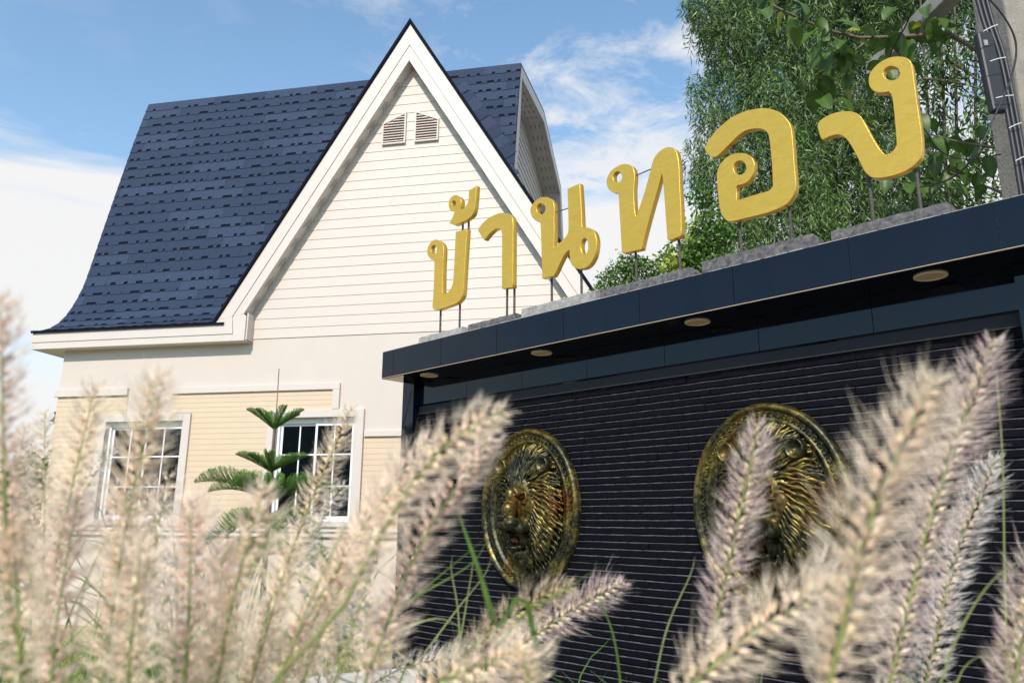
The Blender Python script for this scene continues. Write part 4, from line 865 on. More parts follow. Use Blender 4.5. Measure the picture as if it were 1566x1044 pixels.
BX = tag(empty('cable_box', tuple(bx0)), 'long black cable splice box strapped to the concrete pole', 'box')
bx = MB().box(-.062, .062, -.04, .03, -bl_ / 2, bl_ / 2).build('case', mCab, BX, bevel=.018); bq = Vector((0, 0, 1)).rotation_difference(bu.normalized()); bx.rotation_mode = 'QUATERNION'; bx.rotation_quaternion = bq
MB().box(-.03, .0, -.046, -.0405, .22, .27).build('tag_plate', mConcL, BX, rot=bq.to_euler())
for (x0, y0, x1, y1, d) in ((1504, 48, 1526, 38, 5.98), (1514, 94, 1538, 88, 5.92)): band(BX, bx0, at(x0, y0, d - .06), at(x1, y1, d - .06))
def wire(name, pts, r, lab):
    o = MB().tube(curve(pts, 40), r, 6).build(name, mCab, smooth=True); tag(o, lab, 'cable'); return o
wire('loose_cable', [at(1505, -10, 5.4), at(1538, 30, 5.4), at(1554, 70, 5.4), at(1546, 120, 5.4), at(1520, 180, 5.4), at(1490, 240, 5.4), at(1450, 275, 5.6), at(1400, 288, 5.9)], .007, 'loose black cable looping off the concrete pole behind the last letter')
wire('loose_cable', [at(1412, 195, 6.4), at(1440, 232, 6.4), at(1480, 244, 6.4), at(1530, 236, 5.9)], .006, 'thin drooping cable crossing behind the right letter')
wire('overhead_wire', [at(1405, -8, 6.2), at(1385, 40, 6.6), at(1365, 75, 6.9), at(1358, 100, 7.0)], .007, 'black wire hanging over the far end of the concrete arm')
wire('overhead_wire', [at(1378, 20, 6.9), at(1379, 50, 6.9), at(1377, 84, 6.9)], .006, 'short black wire hanging straight below the concrete arm')
# ---------------------------------------------------------------- trees
mLeaf = mat('leaf', attr='col', rough=.42, trans=.28, spec=.5)
mLeafBig = mat('large_leaf', attr='col', rough=.45, trans=.35, bump=.3, bump_s=40)
mBark = mat('bark', (.16, .12, .09), .95, noise_s=8, noise_amt=.4, bump=.8, bump_s=30, stretch=(1, 1, .3), bump_d=.02)
def leaves_mesh(name, P, D, ln, wd, cols, m=None, fold=.25):
    """n leaves: base P, direction D, length ln (n), width wd"""
    n = len(P); D = D / np.linalg.norm(D, axis=1, keepdims=True); R = rng.normal(size=(n, 3)); S_ = np.cross(D, R); S_ /= np.linalg.norm(S_, axis=1, keepdims=True) + 1e-9; Nn = np.cross(S_, D)
    ln = np.broadcast_to(ln, n)[:, None]; wd = np.broadcast_to(wd, n)[:, None]
    V = np.zeros((n, 4, 3)); V[:, 0] = P; V[:, 1] = P + D * ln * .4 + S_ * wd + Nn * wd * fold; V[:, 3] = P + D * ln * .4 - S_ * wd + Nn * wd * fold; V[:, 2] = P + D * ln
    idx = (np.arange(n)[:, None] * 4 + np.array([0, 1, 2, 0, 2, 3])).ravel()
    c = cols[rng.integers(0, len(cols), n)] * rng.uniform(.7, 1.3, (n, 1)); c = np.repeat(c[:, None], 4, 1).reshape(-1, 3)
    return np_mesh(name, V.reshape(-1, 3), 3, idx, m or mLeaf, c)
def in_ball(n, surf=.55):
    d = rng.normal(size=(n, 3)); d /= np.linalg.norm(d, axis=1, keepdims=True); return d * (rng.uniform(surf ** 3, 1, n)[:, None] ** (1 / 3))
def tree(name, lab, base, blobs, trunk_r, limbs, nl, ln, wd, cols, droop=False, group=None, twig=.8, per=14, cat='tree', surf=.3):
    t = tag(empty(name, base), lab, cat, group); B = Vector(base)
    m = MB(); top = B + Vector((0, 0, 1)); 
    for L_ in limbs:
        P_ = curve([Vector(p) - B for p in L_[0]], 12); m.tube(P_, [L_[1] * (1 - .75 * i / 11) for i in range(12)], 8)
    m.build('trunk', mBark, t, smooth=True)
    Ps = []; Ds = []; vol = np.array([b[1] ** 2 for b in blobs]); vol = vol / vol.sum()
    for (c, r, *sq), f_ in zip(blobs, vol):
        k = int(nl * f_); sz = np.array(sq[0] if sq else (1, 1, 1)) * r; q = in_ball(k, surf) * sz + np.array(Vector(c) - B)
        if droop:
            a = rng.uniform(0, 2 * pi, k); om = rng.uniform(.12, .6, k); out_ = np.stack([np.cos(a) * om, np.sin(a) * om, 0 * a], 1); tl = twig * rng.uniform(.5, 1.3, k)
            for j in range(per):
                u = j / per; pos = q + out_ * tl[:, None] * (u - .5 * u * u) + np.stack([0 * a, 0 * a, -tl * (u ** 1.4)], 1)
                dd = np.stack([rng.normal(0, .7, k), rng.normal(0, .7, k), -rng.uniform(.3, 1.5, k)], 1); Ps.append(pos); Ds.append(dd)
        else:
            d0 = rng.normal(size=(k, 3)); 
            for j in range(per):
                pos = q + d0 * .05 * j * ln * 6 / per + rng.normal(0, ln * .8, (k, 3)); Ps.append(pos); Ds.append(rng.normal(size=(k, 3)) + np.array([0, 0, .2]))
    P = np.concatenate(Ps); D = np.concatenate(Ds); n = len(P)
    me = leaves_mesh('foliage', P, D, ln * rng.uniform(.6, 1.25, n), wd * rng.uniform(.7, 1.2, n), cols)
    link('foliage', me, t); return t
def A(px, py, d): return tuple(at(px, py, d))
gW = np.array([[.12, .20, .06], [.16, .26, .08], [.07, .13, .045], [.22, .32, .13], [.05, .10, .03], [.10, .19, .04], [.18, .30, .07]])
bl = []
r5 = random.Random(5)
for (px, py, d, r) in [(1125, 40, 11, .6), (1090, 10, 11, .42), (1062, -5, 11, .22), (1068, 125, 10.9, .2), (1085, 170, 10.8, .28), (1072, 250, 10.6, .25), (1060, 215, 10.7, .15), (1180, 20, 11.4, .9), (1270, 30, 11.6, .95), (1360, 20, 11.6, .9), (1150, 150, 10.8, .6), (1110, 240, 10.6, .42), (1125, 310, 10.6, .45), (1210, 130, 11.2, .9),
                    (1300, 130, 11.4, .9), (1180, 240, 10.9, .8), (1270, 230, 11.2, .9), (1350, 200, 11.6, .8), (1130, 370, 10.4, .5), (1210, 330, 10.6, .75), (1290, 330, 11, .8), (1370, 300, 11.4, .7), (1240, 400, 10.6, .6), (1150, -90, 11.2, .9), (1290, -90, 11.4, 1.1), (1420, -60, 11.8, 1.0),
                    (1430, 330, 12, .45), (1100, 100, 11, .3)]:
    bl.append((A(px, py, d), r, (1, 1, .9)))
tb = A(1300, 700, 11.6); tb = (tb[0], tb[1], 0)
tree('weeping_tree', 'tall tree with narrow drooping grey-green leaves behind the right letters', tb, bl, .2,
     [([tb, A(1290, 420, 11.6), A(1265, 200, 11.6), A(1280, -80, 11.6)], .17), ([A(1290, 420, 11.6), A(1210, 250, 11.3), A(1130, 80, 11)], .07), ([A(1275, 300, 11.6), A(1350, 150, 11.6), A(1420, -40, 11.8)], .07), ([A(1285, 380, 11.6), A(1200, 330, 11), A(1120, 280, 10.8)], .05), ([A(1265, 200, 11.6), A(1180, 60, 11.4), A(1120, -60, 11.3)], .05)],
     11000, .125, .0088, gW, droop=True, twig=.46, per=12, surf=.15)
# second drooping tree further right, thin stems with sky between them
bl = []
for (px, py, d, r) in [(1460, 60, 10.5, .5), (1530, 20, 10.8, .6), (1420, 110, 10.6, .45), (1480, 190, 10.2, .45), (1540, 130, 10.5, .5), (1440, 260, 10, .42), (1510, 290, 10, .45), (1560, 220, 10.3, .5), (1600, 80, 10.6, .6), (1480, -60, 11, .8), (1600, -60, 11, .9), (1400, 330, 10.2, .4), (1600, 300, 10.5, .6)]:
    bl.append((A(px, py, d), r, (1, 1, 1)))
gD = np.array([[.06, .12, .03], [.09, .17, .04], [.045, .085, .03], [.15, .23, .06]])
tb = A(1480, 700, 10.5); tb = (tb[0], tb[1], 0)
lim = [([(tb[0] + dx, tb[1], 0), A(px + 8, 330, 10.5), A(px, 150, 10.5), A(px - 15 + 6 * i, -60, 10.6)], .042) for i, (dx, px) in enumerate(((-.3, 1418), (-.1, 1443), (.1, 1462), (.3, 1492)))]
lim += [([A(1412, 120, 10.3), A(1470, 128, 10.2), A(1510, 140, 10.2)], .022), ([A(1450, 90, 10.3), A(1480, 112, 10.2), A(1515, 135, 10.2)], .018)]
tree('dark_leaved_tree', 'dark leafy tree with several thin upright stems left of the concrete pole', tb, bl, .1, lim, 1500, .13, .016, gD, droop=True, twig=.5, per=9, surf=.1)
# large leaved tree: each large leaf its own
def big_leaf_mesh(seed, L_=.24, W=.14, cols=((.05, .11, .02), (.12, .20, .03))):
    r = random.Random(seed); n = 7; vs = []; cl_ = []; k1 = r.uniform(.3, .8); k2 = r.uniform(.15, .4)
    for i in range(n + 1):
        t = i / n; w_ = W * (sin(pi * min(1, t * 1.02) ** .8) ** .75) * .5; zc = -k1 * L_ * t * t * .6; 
        for j, u in enumerate((-1, -.5, 0, .5, 1)):
            vs.append((L_ * t, w_ * u, zc + abs(u) * w_ * k2 + r.uniform(-.004, .004))); q = r.uniform(.8, 1.15) * (1.25 if j == 2 else 1); f = r.random() * .5
            cl_.append([(cols[0][c] * (1 - f) + cols[1][c] * f) * q for c in range(3)])
    fs = [];
    for i in range(n):
        for j in range(4):
            a = i * 5 + j; fs += [a, a + 1, a + 6, a, a + 6, a + 5]
    return np_mesh('leaf', np.array(vs), 3, np.array(fs), mLeafBig, np.array(cl_), smooth=True)
BLM = [big_leaf_mesh(i) for i in range(6)]; BLY = [big_leaf_mesh(i + 20, cols=((.26, .27, .02), (.38, .36, .04))) for i in range(3)]
def big_tree(name, lab, base, limbs, leaves, cat='tree'):
    t = tag(empty(name, base), lab, cat); B = Vector(base); m = MB()
    for P_, r_ in limbs: P2 = curve([Vector(p) - B for p in P_], 14); m.tube(P2, [r_ * (1 - .7 * i / 13) for i in range(14)], 7)
    m.build('branch', mBark, t, smooth=True)
    for i, (px, py, d, s_, yel) in enumerate(leaves):
        o = link('large_leaf', (BLY if yel else BLM)[i % (3 if yel else 6)], t, 0, tuple(at(px, py, d) - B), (random.uniform(-.6, .6), random.uniform(.1, 1.2), random.uniform(0, 6.28))); o.scale = (s_,) * 3
base = (at(1600, 500, 7.6).x, at(1600, 500, 7.6).y, 0)
lv = []
for (cx, cy, sp, k, d) in [(1215, 15, 30, 6, 7.2), (1255, 35, 28, 6, 7.2), (1290, 75, 45, 24, 7.4), (1370, 40, 60, 18, 7.6), (1400, 270, 50, 14, 7.3), (1240, 110, 35, 4, 7.4), (1320, 110, 40, 8, 7.6), (1420, 210, 30, 7, 7.4), (1450, 245, 40, 9, 7.3), (1400, 170, 25, 3, 7.3), (1500, 270, 30, 5, 7.2), (1440, 30, 30, 6, 7.6), (1370, 60, 25, 5, 7.8), (1480, 200, 25, 5, 7.6)]:
    for i in range(k): lv.append((random.gauss(cx, sp * .6), random.gauss(cy, sp * .45), d + random.uniform(-.25, .25), random.uniform(.65, 1.1), random.random() < .12))
lv += [(1200, 22, 7.0, 1.1, True), (1212, 40, 7.0, .9, False), (1165, 15, 7.0, 1.0, False), (1185, 5, 7.0, .8, True)]
big_tree('large_leaved_tree', 'tree with large round green and yellowish leaves behind the rightmost letter', base,
         [([base, A(1600, 330, 7.6), A(1560, 200, 7.6), A(1480, 60, 7.6), A(1330, 60, 7.5), A(1250, 40, 7.3), A(1180, 8, 7.1)], .034), ([A(1560, 230, 7.6), A(1480, 220, 7.5), A(1420, 205, 7.4)], .02), ([A(1590, 320, 7.6), A(1520, 290, 7.4), A(1450, 262, 7.3)], .02), ([A(1330, 60, 7.5), A(1290, 90, 7.4), A(1250, 112, 7.4)], .012)], lv)
# small shrub tree behind the wall and its yellow-green neighbour
gS = np.array([[.07, .16, .025], [.10, .21, .035], [.05, .11, .02], [.16, .27, .05]])
tb = A(955, 600, 10); tb = (tb[0], tb[1], 0)
tree('small_round_tree', 'small bright green tree whose top shows below the N-like letter', tb, [(A(955, 430, 10), .28), (A(990, 425, 10), .25), (A(925, 440, 10), .15), (A(965, 405, 10), .16)], .05, [([tb, A(955, 480, 10), A(960, 420, 10)], .035)], 240, .055, .014, gS, per=12)
tb = A(1040, 600, 9.2); tb = (tb[0], tb[1], 0)
tree('leafy_shrub_tree', 'bushy green tree between the two tallest middle letters, in front of the weeping tree', tb, [(A(1055, 395, 9.4), .30), (A(1085, 360, 9.4), .28), (A(1030, 405, 9.2), .14), (A(1075, 300, 9.6), .15), (A(1075, 410, 9.2), .3)], .05, [([tb, A(1045, 450, 9.2), A(1065, 370, 9.3)], .03)], 420, .06, .018, gS, per=12)
gY = np.array([[.33, .40, .03], [.22, .34, .04], [.42, .46, .06]])
tb = A(1030, 620, 8.4); tb = (tb[0], tb[1], 0)
tree('yellow_green_sapling', 'yellow-green sapling with light leaves just above the canopy left of the curled letter', tb, [(A(1028, 400, 8.5), .11), (A(1040, 390, 8.5), .08), (A(1050, 350, 8.7), .10), (A(1022, 410, 8.5), .09)], .03, [([tb, A(1035, 450, 8.5), A(1042, 385, 8.5)], .012)], 26, .075, .03, gY, per=5)
tb = A(35, 800, 26); tb = (tb[0], tb[1], 0)
tree('distant_tree', 'hazy distant tree at the left edge below the clouds', tb, [(A(40, 745, 26), 1.1), (A(10, 770, 26), 1.2), (A(65, 770, 26), .8)], .1, [([tb, A(38, 760, 26)], .12)], 380, .2, .07, gS, per=10)
# trees across the road behind the camera; the windows and black tiles mirror them
first = None
for i, (x, y, h_) in enumerate([(24 * cos(radians(168 + 11.5 * k)) - 3, 24 * sin(radians(168 + 11.5 * k)) + (k % 3) * 1.2 - 1, (1.0, .82, 1.08, .9, 1.15)[k % 5]) for k in range(13)]):
    if first is None:
        first = tree('roadside_tree', 'broad green tree across the road', (0, 0, 0), [((0, 0, 4.6), 2.6, (1.2, 1.2, .8)), ((1.8, .5, 3.6), 1.8), ((-1.9, -.4, 3.8), 1.9), ((.4, -1.6, 3.4), 1.7), ((-.5, 1.5, 5.4), 1.5)], .3, [([(0, 0, 0), (.1, 0, 1.8), (0, 0, 4)], .22), ([(0, 0, 1.8), (1.2, .3, 3.2)], .1), ([(0, 0, 2), (-1.2, -.3, 3.4)], .1)], 2600, .26, .10, gS, per=6, group='trees across the road'); o = first
    else:
        o = first.copy(); COL.objects.link(o)
        for ch in first.children: c = ch.copy(); COL.objects.link(c); c.parent = o
    o.location = (x, y, 0); o.rotation_euler = (0, 0, i * 1.3); o.scale = (h_,) * 3
# ---------------------------------------------------------------- Norfolk pine on the lawn
mNeed = mat('pine_needles', attr='col', rough=.5, trans=.2)
PD = 8.9; pb_ = at(398, 960, PD); pb_.z = LAWN
NP = tag(empty('norfolk_pine', tuple(pb_)), 'young Norfolk pine with tiered fronds in front of the right window', 'tree')
ptop = at(421, 632, PD)
m = MB(); m.tube([(0, 0, 0), tuple((ptop - pb_) * .5), tuple(ptop - pb_)], [.035, .024, .012], 9); m.build('trunk', mBark, NP, smooth=True)
def frond(L_, rise, curl, width, seed, dens=1.0):
    """one branch in local x, z up: an axis with rows of needle covered branchlets"""
    r = np.random.default_rng(seed); V = []; C_ = []
    nb = int(L_ / .0105 * dens); 
    for i in range(nb):
        t = (i + .6) / nb; x = L_ * t; zc = rise * t + curl * t * t; ax = np.array([L_, 0, rise + 2 * curl * t]); ax /= np.linalg.norm(ax)
        bl_ = width * (sin(pi * (t * .80 + .18)) ** .8)
        for sg in (-1, 1):
            d = ax * .70 + np.array([0, sg * .50, .70]) + r.normal(0, .07, 3); d /= np.linalg.norm(d); ns = max(3, int(bl_ / .008)); p0 = np.array([x, 0, zc])
            for k in range(ns):
                u = k / ns; c = p0 + d * bl_ * u + np.array([0, 0, .25 * bl_ * u * u])
                for q in range(4):
                    a = r.uniform(0, 2 * pi); n1 = np.cross(d, [0, 0, 1.]); n1 /= np.linalg.norm(n1); n2_ = np.cross(d, n1); e = d * .8 + (n1 * cos(a) + n2_ * sin(a)) * .7
                    wv = np.cross(e, [r.normal(), r.normal(), r.normal()]); wv = wv / (np.linalg.norm(wv) + 1e-6) * .0026
                    V += [c - wv, c + wv, c + e * .017]; g_ = r.uniform(.7, 1.3) * (1.5 if u > .75 else 1); C_ += [[.10 * g_, .215 * g_, .03 * g_]] * 3
        for q in range(6):
            a = r.uniform(0, 2 * pi); c = np.array([x, 0, zc]); e = ax * .6 + np.array([0, cos(a), sin(a)]); wv = np.cross(e, [.3, .5, 1]); wv = wv / np.linalg.norm(wv) * .003; V += [c - wv, c + wv, c + e * .014]; C_ += [[.08, .17, .03]] * 3
    V = np.array(V); return np_mesh('frond', V, 3, np.arange(len(V)), mNeed, np.array(C_))
tiers = [(615 + 42, .36, .27, -.04, .11, 6), (672 + 50, .44, .26, -.05, .13, 7), (768, .76, .50, -.34, .19, 9), (800, .66, .16, -.42, .20, 7), (850, .82, .30, -.62, .20, 9)]
mAx = mat('green_stem', (.10, .15, .04), .7)
for ti, (py, L_, rise, curl, wd_, cnt) in enumerate(tiers):
    me = [frond(L_, rise, curl, wd_, ti * 10 + k, 1.0 if ti < 2 else .7) for k in range(2)]
    zz_ = at(415, py, PD) - pb_; axis_x = (ptop - pb_) * ((zz_.z) / (ptop - pb_).z)
    for k in range(cnt):
        a = 2 * pi * k / cnt + ti * .5 + random.uniform(-.12, .12); o = link('frond', me[k % 2], NP, 0, tuple(axis_x), (0, 0, a)); o.scale = (random.uniform(.82, 1.1),) * 3; o.rotation_euler[1] = random.uniform(-.10, .10)
MB().tube([(.03, .03, 0), tuple(at(426, 563, PD) - pb_ + Vector((0, .02, 0)))], [.009, .006], 7).build('support_stake', mat('bamboo_stake', (.33, .22, .19), .7), NP)
# low weeds in front of the plinth
wp = np.array([list(at(px, 960, 9.3)) for px in (525, 540, 480, 560, 500)]); wp[:, 2] = LAWN
P = np.repeat(wp, 60, 0) + rng.normal(0, .09, (300, 3)) * np.array([1, .4, 0]) + np.stack([0 * np.zeros(300), 0 * np.zeros(300), rng.uniform(0, .25, 300)], 1)
tag(link('low_weeds', leaves_mesh('low_weeds', P, rng.normal(size=(300, 3)) + [0, 0, .5], .05, .012, gS)), kind='stuff')
# ---------------------------------------------------------------- fountain grass
mPl = mat('plume_bristles', attr='col', rough=.6, trans=.24, spec=.35)
_b = mPl.node_tree.nodes['Principled BSDF']; _b.inputs['Sheen Weight'].default_value = .9; _b.inputs['Sheen Roughness'].default_value = .4; _b.inputs['Sheen Tint'].default_value = (1, .80, .58, 1)
mStem = mat('grass_stem', (.32, .38, .12), .5, trans=.2)
mDry = mat('dry_stem', (.32, .27, .12), .6)
def plume_mesh(pts, diam, seed, tone, dens=1.0):
    """pts: curve from tip to base in world metres, diam: width with bristles"""
    r = np.random.default_rng(seed); C_ = np.array([list(p) for p in curve(pts, 60)]); seg = np.linalg.norm(np.diff(C_, axis=0), axis=1); S_ = np.concatenate([[0], np.cumsum(seg)]); L_ = S_[-1]
    diam = diam * .88; n = int(L_ / .0019 * dens); s = (np.arange(n) + r.uniform(-.4, .4, n)) / n * L_; s = np.clip(s, 0, L_)
    P = np.stack([np.interp(s, S_, C_[:, i]) for i in range(3)], 1); T = np.gradient(C_, axis=0); T /= np.linalg.norm(T, axis=1, keepdims=True); T = -np.stack([np.interp(s, S_, T[:, i]) for i in range(3)], 1)   # towards the tip
    T /= np.linalg.norm(T, axis=1, keepdims=True); ref = np.array([.3, -.8, .5]); U = np.cross(T, ref); U /= np.linalg.norm(U, axis=1, keepdims=True); W = np.cross(T, U)
    a = np.arange(n) * 2.39996 + r.normal(0, .25, n); O = U * np.cos(a)[:, None] + W * np.sin(a)[:, None]
    t = s / L_; env = np.clip(.26 + t * 5.0, 0, 1) * np.clip(.45 + (1 - t) * 5, 0, 1) * r.uniform(.85, 1.12, n)
    open_ = (.55 + .55 * np.clip(t * 3, 0, 1))   # nearly upright at the tip, spreading lower
    rb = diam * .5
    V = []; Cc = []
    # spikelets
    sd_ = T * .85 + O * open_[:, None] * .75; sd_ /= np.linalg.norm(sd_, axis=1, keepdims=True); q = np.cross(sd_, O); q /= np.linalg.norm(q, axis=1, keepdims=True); q2 = np.cross(sd_, q)
    b = P + O * .0016; sl = rb * .46 * env; w_ = .0015
    mid = b + sd_ * sl[:, None] * .45; tip = b + sd_ * sl[:, None]
    cs = np.array(tone['seed'])[r.integers(0, len(tone['seed']), n)] * r.uniform(.8, 1.2, (n, 1))
    for k in range(3):
        a0 = 2 * pi * k / 3; a1 = 2 * pi * (k + 1) / 3; m0 = mid + (q * cos(a0) + q2 * sin(a0)) * w_; m1 = mid + (q * cos(a1) + q2 * sin(a1)) * w_
        V += [np.stack([b, m0, m1], 1), np.stack([m0, tip, m1], 1)]; Cc += [np.repeat(cs[:, None], 3, 1)] * 2
    # bristles
    nb = 17; cone = .62
    open_ = open_ * 1.15
    for k in range(nb):
        d = T * (.62 + r.normal(0, .14, n))[:, None] + O * (open_ * r.uniform(.9, 1.15, n))[:, None] + cone * r.normal(0, .24, (n, 3)); d /= np.linalg.norm(d, axis=1, keepdims=True)
        ln = rb * env * r.uniform(.7, 1.25, n) / np.clip(np.sqrt(np.clip(1 - np.sum(d * T, 1) ** 2, .2, 1)), .5, 1)
        if k == 0: ln = ln * 1.35
        ww = np.cross(d, r.normal(size=(n, 3))); ww /= np.linalg.norm(ww, axis=1, keepdims=True) + 1e-9; bb = b + d * .001; wv = ww * .00031
        mid = bb + d * ln[:, None] * .55 + r.normal(0, .0006, (n, 3)); tp = bb + d * ln[:, None] + T * (ln * .10)[:, None]
        cb = np.array(tone['base'])[r.integers(0, len(tone['base']), n)] * r.uniform(.75, 1.2, (n, 1)); ct = np.array(tone['tip'])[r.integers(0, len(tone['tip']), n)] * r.uniform(.85, 1.15, (n, 1)); cm = cb * .35 + ct * .65
        V.append(np.stack([bb - wv, bb + wv, mid], 1)); Cc.append(np.stack([cb, cb, cm], 1)); V.append(np.stack([mid - wv * .8, mid + wv * .8, tp], 1)); Cc.append(np.stack([cm, cm, ct], 1))
    V = np.concatenate(V).reshape(-1, 3); Cc = np.concatenate(Cc).reshape(-1, 3); return V, Cc
def tone(seed, base, tip): return dict(seed=seed, base=base, tip=tip)
CREAM = tone([[.94, .86, .66], [.90, .82, .56], [.94, .80, .66]], [[.95, .80, .60], [.95, .78, .62], [.90, .70, .56]], [[.98, .87, .71], [.98, .83, .69], [.98, .90, .71]])
PINK = tone([[.94, .80, .66], [.94, .76, .64]], [[.92, .72, .60], [.88, .64, .56]], [[.98, .85, .72], [.97, .80, .69], [.98, .89, .71]])
PURP = tone([[.94, .84, .58], [.94, .80, .62], [.88, .84, .56], [.95, .88, .74]], [[.40, .20, .32], [.80, .62, .54], [.90, .76, .62], [.9, .78, .62]], [[.55, .34, .46], [.95, .84, .72], [.97, .90, .76], [.88, .72, .68]])
WHITE = tone([[.84, .76, .64], [.8, .66, .52]], [[.80, .62, .58], [.90, .78, .68]], [[.98, .96, .90], [.98, .95, .88]])
YEL = tone([[.62, .58, .22], [.55, .55, .2]], [[.55, .44, .24], [.5, .32, .28]], [[.82, .76, .46], [.78, .62, .5]])
def plume(name, lab, ctrl, diam, tn, seed, root=None, dens=1.0, group=None, stem_r=.0008):
    """ctrl: (px, py, d) from tip to the bottom of the flower head"""
    P_ = [at(*c) for c in ctrl]; base = P_[-1]; d = (P_[-1] - P_[-2]).normalized()
    gp = Vector((root[0], root[1], 0)) if root else Vector((base.x + d.x * .3, base.y + .05, 0))
    o = tag(empty('grass_plume', tuple(base)), lab, 'grass plume', group or 'fountain grass plumes')
    V, C_ = plume_mesh(P_, diam, seed, tn, dens); V = V - np.array(list(base)); link('flower_head', np_mesh('flower_head', V, 3, np.arange(len(V)), mPl, C_), o)
    L_ = base.z; q = curve([P_[0] - base, P_[len(P_) // 2] - base, Vector((0, 0, 0)), d * min(.25, L_ * .4), (gp - base) * .6 + d * .1, gp - base] if L_ > .3 else [P_[0] - base, Vector((0, 0, 0)), gp - base], 30)
    MB().tube(q, [.0004 + stem_r * min(1, i / 8) for i in range(30)], 6).build('stem', mStem, o, smooth=True)
